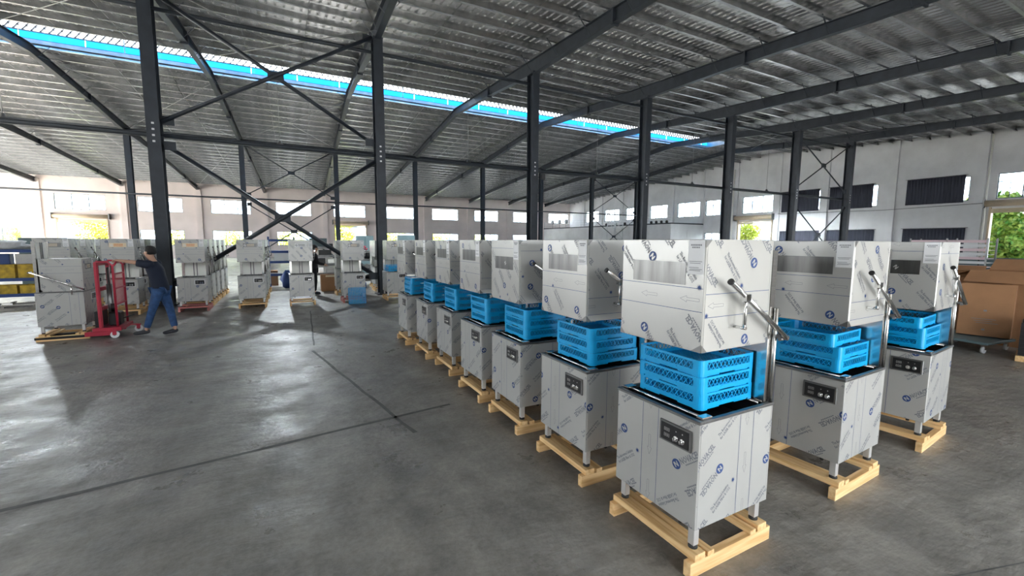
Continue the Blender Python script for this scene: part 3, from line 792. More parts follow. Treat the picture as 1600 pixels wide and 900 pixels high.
LVL = {3: ['bottom', 'middle', 'top'], 2: ['lower', 'upper']}
ROW_Y = [1.82, 2.825, 3.82, 4.76, 5.87, 6.82, 7.89]
ROWS = [('left row', 2.255, 0), ('middle row', 3.785, .055), ('right row', 5.27, .085)]
POSN = ['nearest', 'second nearest', 'third nearest', 'fourth nearest', 'fifth nearest', 'second farthest', 'farthest']
rnd = random.Random(5); used = set()
VAR = [0, 1, 2, 1, 0, 1, 0]
for ri, (rn, rx, dy) in enumerate(ROWS):
    for i, y in enumerate(ROW_Y):
        yy = y+dy+rnd.uniform(-.015, .015); xx = rx+rnd.uniform(-.01, .01)
        if ri and i: yy += rnd.uniform(-.06, .06)
        if ri == 0: xx += (0, .025, .015, 0, .045, 0, -.055)[i]
        rz = -PI/2+(rnd.uniform(-.008, .008) if ri == 0 else .045*ri)
        where = '%s of the %s' % (POSN[i], rn)
        vi = (VAR[i]+ri) % 3
        clone(near_proto[vi], 'film-wrapped dishwasher with raised hood and blue racks, '+where, (xx, yy, PAL), rz, 'dishwashers with blue racks, facing left')
        clone(pal0, 'pine pallet under the dishwasher with blue racks, '+where, (xx, yy, 0), rz, 'pine pallets under the right-hand dishwashers')
        j = [(rnd.uniform(-.006, .006), rnd.uniform(-.006, .006), rnd.uniform(-.012, .012)) for _ in range(3)]
        if ri == 1 and i == 0: j = [(0, 0, 0), (0, 0, .01), (-.055, .035, .03)]
        if ri == 2 and i == 0: j = [(.02, 0, 0), (.02, 0, 0), (-.035, .02, .03)]
        racks(3, (xx+.022, yy+.01, PAL+ZT+.023), rz, ['%s blue dish rack of three on the dishwasher %s' % (LVL[3][q], where) for q in range(3)], 'blue dish racks stacked on the right-hand dishwashers', j)
for p in near_proto:                                # park-free prototypes: remove originals
    for o in [*p.children_recursive, p]: bpy.data.objects.remove(o)

# ------------------------------------------------------------------ machines of the left field, facing the viewer
KIDS.clear(); freeze_kids(pal0); freeze_kids(pal1)
lp = {c: make_machine(v, logo=c, racks=False) for c, v in (('grey', 0), ('cream', 1), ('white', 2))}
field = [  # column x, first y, logos per machine, pallets
    ('leftmost file', -4.72, 14.05, ['grey', 'grey', 'grey', 'grey']),
    ('file behind the walking man', -3.56, 14.05, ['cream', 'grey', 'grey', 'grey']),
    ('file just right of the walking man', -2.14, 14.05, ['cream', 'grey', 'grey', 'grey', 'grey']),
    ('file left of the single machine', -.82, 14.05, ['grey', 'grey', 'grey', 'grey', 'grey'])]
FP = ['at the front', 'second from the front', 'third from the front', 'fourth from the front', 'last']
def place_field(x, y, lg, where, pink_=False, rz=0):
    clone(lp[lg], 'dishwasher facing the viewer, '+where, (x, y, PAL), rz, 'dishwashers of the left field')
    clone(pal1 if pink_ else pal0, 'pallet under dishwasher, '+where, (x, y, 0), rz, 'pallets of the left field')
for fn, x, y, lgs in field:
    for i, lg in enumerate(lgs):
        xx = x+rnd.uniform(-.02, .02)*(i > 0)
        place_field(xx, y+i*1.0, lg, fn+', '+FP[i], fn.startswith('file just') and i == 0, rnd.uniform(-.012, .012))
# between the files: machines set back one step
place_field(.42, 13.98, 'white', 'the single machine with a white logo sign')
place_field(1.84, 14.05, 'grey', 'with one blue crate leaning before it', True)
place_field(1.86, 16.1, 'grey', 'directly behind the one with the leaning blue crate')
place_field(3.12, 14.05, 'grey', 'carrying blue racks, left behind the near row')
place_field(3.25, 16.7, 'grey', 'second left of the big central-left column foot')
place_field(3.40, 18.1, 'grey', 'farthest of the three by the central-left column')
racks(2, (3.12, 14.06, PAL+ZT+.023), 0, ['%s blue dish rack of two on the machine facing the viewer' % q for q in ('lower', 'upper')], 'blue racks on the far machine', [(0, 0, .01), (.01, 0, -.01)])
for p in list(lp.values()):
    for o in [*p.children_recursive, p]: bpy.data.objects.remove(o)
# crate leaning upright on the floor
cr = link('dish_rack', rackmesh, None, (1.86, 13.42, .236), (math.radians(-84), 0, 0))
cr.rotation_euler = (math.radians(83), 0, 0); tag(cr, 'blue plastic dish rack stood on edge on the floor before a dishwasher', 'dish rack')

# closed machine on the lift truck
KIDS.clear(); freeze_kids(pal0)
cm = make_machine(1, hood_z=-.375, logo='grey', racks=False, mirror=-1)
cm.location = (-3.68, 11.12, .132); cm.rotation_euler = (0, 0, PI/2+.03); cm['label'] = 'closed film-wrapped dishwasher with lowered hood carried by the red lift truck'
for o in cm.children_recursive:
    if o.name.startswith(('back_panel', 'post')): bpy.data.objects.remove(o) if not o.children and False else None
clone(pal0, 'pine pallet under the closed dishwasher on the red lift truck', (-3.68, 11.10, 0), PI/2+.03)
for p in (pal0, pal1):
    for o in [*p.children_recursive, p]: bpy.data.objects.remove(o)

# ------------------------------------------------------------------ people
def skinned(name, nodes_, edges, mats, parent=None, root=0, sub=2):
    me = bpy.data.meshes.new(name); me.from_pydata([n[0] for n in nodes_], edges, [])
    o = bpy.data.objects.new(name, me); COL.objects.link(o)
    o.modifiers.new('s', 'SKIN'); sv = me.skin_vertices[0].data
    for v, n in zip(sv, nodes_):
        r = n[1]; v.radius = r if isinstance(r, tuple) else (r, r)
    for i, v in enumerate(sv): v.use_root = (i == root)
    md = o.modifiers.new('u', 'SUBSURF'); md.levels = md.render_levels = sub
    m2 = bpy.data.meshes.new_from_object(o.evaluated_get(bpy.context.evaluated_depsgraph_get())); m2.name = name
    bpy.data.objects.remove(o); bpy.data.meshes.remove(me)
    for p in m2.polygons: p.use_smooth = True
    m2.materials.clear(); m2.materials.append(mats)
    return link(name, m2, parent)
def chain(nodes_, edges, pts, start=None):
    i = start
    for p in pts:
        nodes_.append(p)
        if i is not None: edges.append((i, len(nodes_)-1))
        i = len(nodes_)-1
    return i
def V(*a): return Vector(a)
def person(label, loc, J, shirt_m, leg_m, hands):
    """J: joints in metres relative to loc; one continuous body, clothes as children"""
    t = thing('person', label, 'person', loc)
    N, E_ = [], []
    pel = chain(N, E_, [(J['pelvis'], (.13, .10))])
    ch = chain(N, E_, [(J['belly'], (.12, .10)), (J['chest'], (.15, .11)), (J['neckbase'], (.07, .065)), (J['neck'], (.052, .052))], pel)
    hd = J['head']; f = J['face']
    chain(N, E_, [(hd-V(0, 0, .045)+f*.01, .075), (hd+V(0, 0, .03), .092), (hd+V(0, 0, .085)-f*.01, .06)], ch)
    chi = 2
    for s in ('L', 'R'):
        w_ = chain(N, E_, [(J['sh'+s], .055), (J['el'+s], .040), (J['wr'+s], .027)], chi)
        hdv = (J['wr'+s]-J['el'+s]).normalized(); w_ = chain(N, E_, [(J['wr'+s]+hdv*.05, (.034, .018)), (J['wr'+s]+hdv*.085, (.036, .016))], w_)
        chain(N, E_, [(J['hip'+s], .085), (J['kn'+s], .058), (J['an'+s], .038), (J['an'+s]-V(0, 0, .05), .036), (J['toe'+s], .030)], 0)
    body = skinned('body', N, E_, skin, t)
    # fingers rooted in the palm, bent round what they hold
    for s in ('L', 'R'):
        hdv = (J['wr'+s]-J['el'+s]).normalized(); side = hdv.cross(V(0, 0, 1)).normalized(); dn = side.cross(hdv)
        if dn.z > 0: dn = -dn
        for i, ln in enumerate((.072, .080, .075, .060)):
            b_ = J['wr'+s]+hdv*.075+side*(.027-.018*i); n_, e_ = [], []
            cv = hands[s]
            chain(n_, e_, [(b_, .009), (b_+hdv*ln*.45+dn*.006, .0085), (b_+hdv*(ln*(.45+.35*(1-cv)))+dn*(.012+.03*cv), .008), (b_+hdv*(ln*(.45+.5*(1-cv)-.15*cv))+dn*(.02+.045*cv), .007)])
            skinned('finger', n_, e_, skin, body, sub=1)
        b_ = J['wr'+s]+hdv*.03+side*.03; n_, e_ = [], []
        chain(n_, e_, [(b_, .011), (b_+hdv*.03+side*.02+dn*.012, .0095), (b_+hdv*.055+side*.018+dn*.03, .008)]); skinned('thumb', n_, e_, skin, body, sub=1)
    # face
    sd = f.cross(V(0, 0, 1)).normalized(); c = hd
    bm = BM(); tube(bm, [c+f*.084+V(0, 0, .028), c+f*.108+V(0, 0, -.004), c+f*.088+V(0, 0, -.014)], [.006, .014, .010], 8); obj('nose', bm, skin, body)
    for q in (-1, 1):
        bm = BM(); bmesh.ops.create_uvsphere(bm, u_segments=8, v_segments=6, radius=.011, matrix=Matrix.Translation(c+f*.080+sd*q*.033+V(0, 0, .028))); obj('eye', bm, black, body)
        bm = BM(); bmesh.ops.create_uvsphere(bm, u_segments=8, v_segments=6, radius=.030, matrix=Matrix.Translation(c+sd*q*.092+V(0, 0, .005)-f*.01) @ Matrix.Diagonal((.5, .7, 1, 1))); obj('ear', bm, skin, body)
    bm = BM(); bar(bm, c+f*.086+sd*.022-V(0, 0, .045), c+f*.086-sd*.022-V(0, 0, .045), .006, .008); obj('mouth', bm, cartonin, body)
    # hair cap
    bm = BM(); bmesh.ops.create_icosphere(bm, subdivisions=4, radius=1); M_ = Matrix.Translation(c+V(0, 0, .040)-f*.016) @ Matrix.Diagonal((.104, .104, .100, 1))
    rr = random.Random(2)
    for v in bm.verts: v.co = M_ @ (v.co*(1+rr.uniform(-.015, .03)))
    kill = [v for v in bm.verts if (v.co-c).dot(f) > .052 and v.co.z < c.z+.085 or v.co.z < c.z-.035 or (v.co-c).dot(f) > 0 and v.co.z < c.z+.02]
    bmesh.ops.delete(bm, geom=kill, context='VERTS')
    for q in bm.faces: q.smooth = True
    obj('hair', bm, hair, t)
    # t-shirt and trousers over the body
    bm = BM(); lat = (J['shR']-J['shL']).normalized(); lat.z = 0; lat.normalize(); fw = lat.cross(V(0, 0, 1)).normalized()
    prof = [(J['pelvis']+V(0, 0, -.045), .178, .140), (J['pelvis']+V(0, 0, .03), .176, .138), (J['belly'], .172, .130), (J['belly'].lerp(J['chest'], .5), .180, .130), (J['chest'], .200, .132),
            (J['neckbase']-V(0, 0, .07), .205, .115), (J['neckbase']-V(0, 0, .028), .150, .090), (J['neckbase']+V(0, 0, .012), .078, .070)]
    prev = None; rf = random.Random(4)
    for k_, (c_, a_, b_) in enumerate(prof):
        ring = []
        for i in range(24):
            an = 2*PI*i/24; w_ = 1+.025*math.sin(an*5+k_*1.3)*(k_ < 5); ring.append(bm.verts.new(c_+lat*math.cos(an)*a_*w_+fw*math.sin(an)*b_*w_))
        if prev:
            for i in range(24):
                q = bm.faces.new((prev[i], prev[(i+1) % 24], ring[(i+1) % 24], ring[i])); q.smooth = True
        prev = ring
    for s in ('L', 'R'):
        sh, el = J['sh'+s], J['el'+s]; inn = sh+(J['neckbase']-sh)*.45-V(0, 0, .02)
        if hands.get('short', True): tube(bm, [inn, sh.lerp(inn, .3), sh, sh.lerp(el, .35), sh.lerp(el, .66)], [.075, .084, .082, .074, .070], 14)
        else: tube(bm, [inn, sh, sh.lerp(el, .5), el, el.lerp(J['wr'+s], .5), el.lerp(J['wr'+s], .95)], [.075, .080, .064, .056, .048, .040], 14)
    obj('shirt', bm, shirt_m, t)
    N, E_ = [], []
    chain(N, E_, [(J['pelvis']+V(0, 0, .01), (.138, .108))])
    for s in ('L', 'R'): chain(N, E_, [(J['hip'+s], .105), (J['hip'+s].lerp(J['kn'+s], .55), .088), (J['kn'+s], .074), (J['an'+s].lerp(J['kn'+s], .5), .066), (J['an'+s]+V(0, 0, .0), .060)], 0)
    skinned('trousers', N, E_, leg_m, t)
    for s in ('L', 'R'):
        N, E_ = [], []; a_ = J['an'+s]; to = J['toe'+s]; d = (to-a_); d.z = 0; d.normalize(); dz = (to.z-.03)
        chain(N, E_, [(a_-V(0, 0, .055)-d*.055, .036), (a_-V(0, 0, .06)+d*.01, .048), (a_.lerp(to, .55)-V(0, 0, .025), .044), (to, .038), (to+d*.05, .026)])
        skinned('shoe', N, E_, shoe, t, sub=2)
    return t
J = dict(pelvis=V(.07, 0, .90), belly=V(.05, 0, 1.06), chest=V(.015, 0, 1.27), neckbase=V(-.01, 0, 1.42), neck=V(-.02, 0, 1.47), head=V(-.055, 0, 1.595), face=V(-.92, .35, -.1).normalized(),
         shL=V(-.06, -.17, 1.375), elL=V(-.30, -.15, 1.43), wrL=V(-.49, -.08, 1.455), shR=V(.02, .19, 1.375), elR=V(-.26, .25, 1.40), wrR=V(-.50, .27, 1.43),
         hipL=V(.05, -.09, .85), knL=V(-.06, -.10, .49), anL=V(-.17, -.10, .125), toeL=V(-.33, -.12, .045),
         hipR=V(.09, .09, .85), knR=V(.20, -.02, .48), anR=V(.29, -.20, .125), toeR=V(.15, -.26, .045))
person('man in navy t-shirt and blue jeans pushing the red lift truck', (-2.27, 10.78, 0), J, shirt, jeans, {'L': .8, 'R': .8})
J2 = dict(pelvis=V(0, 0, .90), belly=V(0, 0, 1.06), chest=V(.02, 0, 1.27), neckbase=V(.03, 0, 1.41), neck=V(.04, 0, 1.46), head=V(.07, 0, 1.575), face=V(.95, .2, -.25).normalized(),
          shL=V(.03, .18, 1.36), elL=V(.10, .22, 1.10), wrL=V(.30, .20, 1.02), shR=V(.03, -.18, 1.36), elR=V(.12, -.22, 1.10), wrR=V(.33, -.18, 1.04),
          hipL=V(0, .09, .85), knL=V(.03, .10, .48), anL=V(0, .10, .125), toeL=V(.14, .12, .045), hipR=V(0, -.09, .85), knR=V(.03, -.10, .48), anR=V(0, -.10, .125), toeR=V(.14, -.11, .045))
person('person in black standing half hidden behind the single machine', (.88, 16.3, 0), J2, blackcloth, blackcloth, {'L': .4, 'R': .4, 'short': False})

# ------------------------------------------------------------------ red hand lift truck
t = thing('lift_truck', 'red hand stacker with mesh guard and white casters beside the man', 'lift truck', (-3.1, 10.98, 0))
def P(name, fn, m_, par=None):
    bm = BM(); fn(bm); return obj(name, bm, m_, par or t)
for y in (-.30, .30):
    P('mast_upright', lambda bm: [box(bm, -.03, .015, y-.024, y+.024, .16, 1.42, bev=.004), box(bm, .015, .028, y-.010, y+.010, .2, 1.38)], red)
    P('fork', lambda bm: box(bm, -.95, -.02, y*.55-.06, y*.55+.06, .03, .075, bev=.006), black)
    P('base_leg', lambda bm: box(bm, -.24, .20, y*1.0-.035, y*1.0+.035, .05, .13, bev=.006), red)
    P('guard_post', lambda bm: tube(bm, [(.22, y+.05, .14), (.22, y+.05, 1.36), (.16, y+.03, 1.43), (.0, y, 1.44)], .020, 10), red)
P('base_plate', lambda bm: box(bm, -.12, .30, -.36, .38, .13, .20, bev=.008), red)
for z in (1.40, .92, .55): P('cross_member', lambda bm: box(bm, -.03, .02, -.30, .30, z-.035, z+.035, bev=.003), red)
P('handle_bar', lambda bm: tube(bm, [(.24, -.27, 1.36), (.27, -.20, 1.43), (.27, .28, 1.43), (.24, .36, 1.36)], .017, 10), red)
g_ = P('mesh_guard', lambda bm: [box(bm, .205, .235, -.25, .35, z-.012, z+.012) for z in (.62, .92, 1.20)], red)
for i in range(15): P('guard_wire', lambda bm: bar(bm, (.22, -.23+i*.04, .62), (.22, -.23+i*.04, 1.20), .005), red, g_)
P('lift_cylinder', lambda bm: tube(bm, [(.08, 0, .2), (.08, 0, 1.0), (.08, 0, 1.0), (.08, 0, 1.32)], [.045, .045, .022, .022], 14), steeldark)
P('pump_unit', lambda bm: [box(bm, .06, .24, -.14, .10, .2, .46, bev=.02), tube(bm, [(.12, -.02, .46), (.12, -.02, .62)], .04, 12)], black)
P('foot_pedal', lambda bm: bar(bm, (.2, .05, .3), (.42, .05, .38), .05, .02), black)
P('lift_carriage', lambda bm: [box(bm, -.10, -.05, -.26, .26, .08, .50, bev=.004)], black)
for x, y in ((.20, -.36), (.42, .22)):
    cst = P('caster', lambda bm: [box(bm, x-.03, x+.03, y-.035, y-.028, .06, .15), box(bm, x-.03, x+.03, y+.028, y+.035, .06, .15), box(bm, x-.035, x+.035, y-.036, y+.036, .145, .155)] + ([bar(bm, (.27, .22, .15), (x, y, .15), .06, .02)] if x > .3 else []), red)
    P('wheel', lambda bm: tube(bm, [(x, y-.024, .065), (x, y+.024, .065)], .065, 18), white, cst)
    P('hub', lambda bm: tube(bm, [(x, y-.03, .065), (x, y+.03, .065)], .022, 12), steeldark, cst)

# ------------------------------------------------------------------ stores behind the left field
def crate_box(name, label, cat, x, y, z, w_, d, h, m_, rz=0, group=None, open_=False):
    bm = BM(); t_ = .006
    box(bm, -w_/2, w_/2, -d/2, d/2, 0, t_)
    for q in ((-w_/2, w_/2, -d/2, -d/2+t_), (-w_/2, w_/2, d/2-t_, d/2), (-w_/2, -w_/2+t_, -d/2+t_, d/2-t_), (w_/2-t_, w_/2, -d/2+t_, d/2-t_)): box(bm, *q, t_, h)
    if not open_: box(bm, -w_/2+t_, w_/2-t_, -d/2+t_, d/2-t_, h-t_, h)
    o = obj(name, bm, m_, None, (x, y, z), (0, 0, rz)); return tag(o, label, cat, group)
def storage_rack(label, x, y, w_, d, levels, h, post_m, shelf_m, rz=0):
    t = thing('storage_rack', label, 'shelf rack', (x, y, 0), rz)
    for i in (0, 1):
        for j in (0, 1):
            bm = BM(); box(bm, -w_/2+i*(w_-.05), -w_/2+.05+i*(w_-.05), -d/2+j*(d-.05), -d/2+.05+j*(d-.05), 0, h); obj('post', bm, post_m, t)
    for z in levels:
        bm = BM(); box(bm, -w_/2+.05, w_/2-.05, -d/2, -d/2+.035, z-.09, z); obj('beam', bm, post_m, t)
        bm = BM(); box(bm, -w_/2+.05, w_/2-.05, d/2-.035, d/2, z-.09, z); obj('beam', bm, post_m, t)
        bm = BM(); box(bm, -w_/2+.05, w_/2-.05, -d/2+.036, d/2-.036, z-.03, z); obj('shelf', bm, shelf_m, t)
    return t
storage_rack('blue steel storage rack at the far left holding yellow bins', -7.6, 17.7, 3.3, .7, (.30, .75, 1.56), 1.56, bluepaint, steeldark)
for i in range(5):
    crate_box('parts_bin', '%s yellow parts bin on the middle shelf of the blue rack' % ['left end', 'second', 'centre', 'fourth', 'right end'][i], 'bin', -8.85+i*.60, 17.62, .751, .54, .45, .38, yellow, 0, 'yellow bins on the blue rack', True)
    crate_box('parts_bin', '%s dusty yellow bin on the lowest shelf of the blue rack' % ['left end', 'second', 'centre', 'fourth', 'right end'][i], 'bin', -8.85+i*.60, 17.62, .301, .54, .45, .24, yellow, 0, 'yellow bins on the blue rack', True)
def blob(name, label, cat, loc, r, m_, seed=1, sq=(1, 1, .7), group=None, amp=.25):
    from mathutils import noise as nz
    bm = BM(); bmesh.ops.create_icosphere(bm, subdivisions=3, radius=1)
    for v in bm.verts:
        n_ = nz.noise(v.co*1.6+Vector((seed, seed*2.1, 0)))*amp*2; v.co = Vector((v.co.x*sq[0], v.co.y*sq[1], v.co.z*sq[2]))*(1+n_)*r
    zm = min(v.co.z for v in bm.verts)
    for v in bm.verts:
        if v.co.z < zm*.75: v.co.z = zm*.75
        v.co.z -= zm*.75
    for f in bm.faces: f.smooth = True
    o = obj(name, bm, m_, None, loc); return tag(o, label, cat, group)
blob('sack', 'long pale crumpled bag lying on top of the blue rack', 'bag', (-7.0, 17.65, 1.561), .34, greybag, 3, (1.5, .7, .42))
blob('sack', 'brown bundle on top of the blue rack at the left edge', 'bag', (-8.2, 17.65, 1.561), .34, cartonin, 6, (1.3, .7, .6))
crate_box('blue_box', 'small bright blue box at the right end above the yellow bins', 'box', -6.30, 17.55, 1.132, .2, .2, .18, blue)
for i in range(6):
    bm = BM(); box(bm, -.18, .18, -.16, .16, 0, .30, bev=.01); box(bm, -.15, .15, -.162, -.158, .05, .25)
    tag(obj('tin_box', bm, steel if i % 2 else navy, None, (-8.95+i*.46, 17.7, 1.132), (0, 0, .1*(i % 3))), 'metal box above the yellow bins, %s from the left' % ORD[i], 'box', 'metal boxes above the yellow bins')
r3 = random.Random(9)
for i in range(9):
    bm = BM(); L_ = r3.uniform(.5, 1.1); bar(bm, (-L_/2, 0, .02), (L_/2, 0, .02), .05, .04); bar(bm, (-L_/2, .03, .04), (-L_/2+.1, .1, .06), .03)
    tag(obj('metal_offcut', bm, steel if i % 2 else steeldark, None, (-7.6+.16*i, 16.6+r3.uniform(-.12, .12), .045*(i % 3)), (0, 0, r3.uniform(-.35, .35))), '%s steel offcut from the left in the floor heap before the blue rack' % ORD[i], 'offcut', 'steel offcuts in the floor heap')
# grey panels leaning behind the leftmost machine
# centre stores
storage_rack('dark steel shelf unit behind the brown carton, right of the person in black', 1.42, 18.35, .85, .55, (.62, .98, 1.30, 1.62), 1.62, steeldark, steeldark)
for i, (x, z, w_, h, m_) in enumerate(((1.22, .621, .20, .2, steel), (1.55, .621, .25, .16, white), (1.25, .981, .3, .2, black), (1.60, .981, .2, .16, steel), (1.4, 1.301, .45, .2, black), (1.62, 1.621, .14, .12, black))):
    crate_box('tool_box', '%s box on the dark shelf unit, %s' % ('dark' if m_ in (black, steeldark) else 'pale', ['lowest shelf left', 'lowest shelf right', 'second shelf left', 'second shelf right', 'third shelf', 'top right'][i]), 'box', x, 18.3, z, w_, .3, h, m_)
crate_box('carton', 'tall plain brown carton standing before the dark shelf unit', 'carton', 1.45, 17.45, 0, .58, .5, .60, carton)
bm = BM(); box(bm, -.14, .20, -.003, 0, -.06, 0); tag(obj('paper_note', bm, cream, None, (1.45, 17.196, .585)), 'pale paper strip taped at the top of the brown carton', 'paper')
crate_box('panel_cabinet', 'dark grey box on top of the dark shelf unit behind the person in black', 'box', 1.18, 18.35, 1.621, .6, .4, .32, greencloth)
storage_rack('slim blue post rack left of the single machine with the white sign', -.08, 19.6, .95, .6, (.55, 1.05, 1.45, 1.9), 2.0, bluepaint, steeldark)
crate_box('white_box', 'pale box on the slim blue rack', 'box', -.1, 19.55, 1.051, .5, .4, .30, white)
crate_box('carton', 'small reddish brown carton standing left of the slim blue rack', 'carton', -.45, 20.4, 0, .38, .4, .62, cartonin)
blob('sack', 'dark blue sack hanging low on the slim blue rack', 'bag', (.12, 19.1, 0), .30, bluepaint, 4, (.8, .7, 1.3))
# cart with bags
storage_rack('wire shelf cart heaped with bags, right of the machine with the leaning crate', 2.95, 18.9, .8, .6, (.28, .72, 1.12, 1.45), 1.5, steeldark, steeldark)
blob('bag', 'round black bag on the upper shelf of the wire cart', 'bag', (3.0, 18.75, 1.121), .17, black, 2, (1.2, .9, .9))
blob('bag', 'pink and white cloth bundle on top of the wire cart', 'bag', (2.85, 18.8, 1.451), .17, pink, 7, (1.3, .9, .6))
for i, (x, z) in enumerate(((2.78, .721), (3.05, .721), (3.22, .721), (2.82, .281), (3.1, .281))):
    blob('bag', '%s bundle on the wire cart, %s' % ('pale' if i < 3 else 'dark', ['left of middle shelf', 'centre of middle shelf', 'right of middle shelf', 'low left', 'low right'][i]), 'bag', (x, 18.72, z), .13, greybag if i < 3 else blackcloth, i+11, (1.1, .9, .8), 'bundles on the wire cart')
crate_box('plastic_pallet', 'low violet blue plastic pallet at the foot of the wire cart', 'pallet', 2.42, 18.0, 0, .8, .6, .22, bluepaint)
def cabinet(label, x, y, w_, h, d=.45):
    t = thing('steel_cabinet', label, 'cabinet', (x, y, 0))
    bm = BM(); box(bm, -w_/2, w_/2, -d/2, d/2, 0, h, bev=.008); obj('body', bm, greencloth, t)
    for i in (0, 1):
        bm = BM(); box(bm, -w_/2+.02+i*w_/2, -.01+i*w_/2-.01, -d/2-.012, -d/2, .06, h-.04, bev=.003); dr = obj('door', bm, greencloth, t)
        bm = BM(); box(bm, (-.045 if i == 0 else .025), (-.025 if i == 0 else .045), -d/2-.03, -d/2-.012, h*.5, h*.5+.14); obj('handle', bm, steel, dr)
cabinet('dark grey-green steel cabinet behind the wire cart', 4.12, 26.0, .9, 2.14)
cabinet('dark grey-green steel cabinet behind the end of the left row', 6.5, 26.0, .95, 2.2)
cabinet('dark steel cabinet behind the leftmost file of machines', -7.4, 21.0, 1.1, 1.9)

# ------------------------------------------------------------------ far right: cartons, trolley, low panels, wire rack
def carton_box(label, loc, w_, d, h, rz=0, tilt=(0, 0), flaps=(), seal=True):
    t = thing('carton', label, 'carton', loc, rz); t.rotation_euler = (tilt[0], tilt[1], rz); th = .008
    for nm, q in (('side_panel', (-w_/2, w_/2, -d/2, -d/2+th)), ('side_panel', (-w_/2, w_/2, d/2-th, d/2)), ('side_panel', (-w_/2, -w_/2+th, -d/2+th, d/2-th)), ('side_panel', (w_/2-th, w_/2, -d/2+th, d/2-th))):
        bm = BM(); box(bm, *q, 0, h); obj(nm, bm, carton, t)
    bm = BM(); box(bm, -w_/2+th, w_/2-th, -d/2+th, d/2-th, 0, th); obj('bottom_panel', bm, carton, t)
    for side, ang, ln in flaps:
        bm = BM(); 
        if side in ('x-', 'x+'):
            s_ = -1 if side == 'x-' else 1; a = V(s_*w_/2, 0, h); e = V(s_*math.cos(ang)*ln, 0, math.sin(ang)*ln)
            vs = [a+V(0, -d/2, 0), a+V(0, d/2, 0), a+V(0, d/2, 0)+e, a+V(0, -d/2, 0)+e]
        else:
            s_ = -1 if side == 'y-' else 1; a = V(0, s_*d/2, h); e = V(0, s_*math.cos(ang)*ln, math.sin(ang)*ln)
            vs = [a+V(-w_/2, 0, 0), a+V(w_/2, 0, 0), a+V(w_/2, 0, 0)+e, a+V(-w_/2, 0, 0)+e]
        bm.faces.new([bm.verts.new(v) for v in vs]); f = obj('flap', bm, carton, t); md = f.modifiers.new('s', 'SOLIDIFY'); md.thickness = .007
    if seal and not flaps:
        bm = BM(); box(bm, -w_/2+th, w_/2-th, -d/2+th, d/2-th, h-th, h); obj('top_panel', bm, carton, t)
    return t
c1 = carton_box('tall brown carton with faint printed lines standing on the trolley', (11.12, 2.84, .212), .26, .66, .93, .16, (0, .06))
bm = BM()
for i, (y0, y1) in enumerate(((-.14, .16), (-.10, .13), (-.17, .10))): box(bm, -.1318, -.1305, y0, y1, .30-.035*i, .308-.035*i)
box(bm, -.1318, -.1305, -.02, .02, .44, .47); box(bm, -.1318, -.1305, -.02, .02, .10, .13)
o = obj('carton_print', bm, inkm, c1)
carton_box('large open brown carton with splayed flaps behind the trolley', (11.95, 2.72, .0), .66, 1.0, 1.36, -.12, (.0, .0), (('x-', -.75, .30), ('x+', .75, .30), ('y-', .35, .30), ('y+', -.35, .30)))
carton_box('wide open carton farther back, left of the large open one', (13.2, 4.1, .0), .7, 1.1, 1.15, .08, (0, 0), (('x-', .55, .30), ('x+', .8, .3), ('y-', .5, .3), ('y+', .2, .3)))
carton_box('brown carton leaning at the right edge of the pile', (13.0, 1.6, .0), .8, .8, 1.18, -.15, (0, 0), (('x-', -.5, .28), ('y+', .5, .3), ('x+', .7, .3)))
carton_box('brown carton at the back right of the pile', (14.1, 2.75, .0), .8, 1.0, 1.30, .1, (0, 0), (('x-', .2, .28), ('x+', .8, .3)))
t = thing('platform_trolley', 'flat grey trolley with swivel casters under the cartons', 'trolley', (10.95, 2.92, 0), -.12)
bm = BM(); box(bm, -.52, .40, -.40, .42, .155, .20, bev=.01); obj('deck', bm, greencloth, t)
for x, y in ((-.42, -.32), (-.42, .34), (.30, -.32), (.30, .34)):
    bm = BM(); box(bm, x-.04, x+.04, y-.03, y+.03, .125, .155); box(bm, x-.03, x+.03, y-.026, y-.020, .06, .13); box(bm, x-.03, x+.03, y+.020, y+.026, .06, .13); c_ = obj('caster', bm, steel, t)
    bm = BM(); tube(bm, [(x-.01, y-.018, .056), (x-.01, y+.018, .056)], .056, 16); obj('wheel', bm, greybag, c_)
t = thing('plastic_crate_stack', 'black mesh crate on a timber piece at the right edge', 'crate', (10.6, 2.02, 0), .2)
bm = BM(); box(bm, -.30, .30, -.30, .28, 0, .09, bev=.004); obj('timber', bm, wood, t)
bm = BM(); box(bm, -.28, .28, -.28, -.27, .10, .62); box(bm, -.28, .28, .25, .26, .10, .62); box(bm, -.28, -.27, -.27, .25, .10, .62); box(bm, .27, .28, -.27, .25, .10, .62); box(bm, -.27, .27, -.27, .25, .092, .10)
for i in range(9): box(bm, -.286, -.28, -.27+i*.06, -.255+i*.06, .12, .60)
for i in range(7): box(bm, -.290, -.286, -.27, .25, .14+i*.07, .155+i*.07)
obj('crate_body', bm, black, t)
t = thing('low_panel_wall', 'row of dark grey low panels behind the cartons', 'partition', (24, 6.5, 0))
for i in range(9):
    bm = BM(); box(bm, -.03, .03, -6+i*1.2, -6+i*1.2+1.16, .0, 1.34, bev=.006); obj('panel', bm, greencloth, t)
    bm = BM(); box(bm, -.05, .05, -6+i*1.2+1.16, -6+i*1.2+1.2, 0, 1.38); obj('post', bm, black, t)
t = thing('wire_tray_rack', 'tall wire rack of pinkish white trays before the gable wall', 'shelf rack', (20, 6.1, 0))
for x in (-.4, .4):
    for y in (-.95, 0, .95):
        bm = BM(); box(bm, x-.02, x+.02, y-.02, y+.02, 0, 2.04); obj('post', bm, steeldark, t)
for i in range(13):
    z = .30+i*.135
    bm = BM(); box(bm, -.40, .40, -.93, .93, z, z+.012); box(bm, -.42, -.40, -.93, .93, z-.02, z+.065); obj('tray', bm, white if i % 2 else pinktray, t)
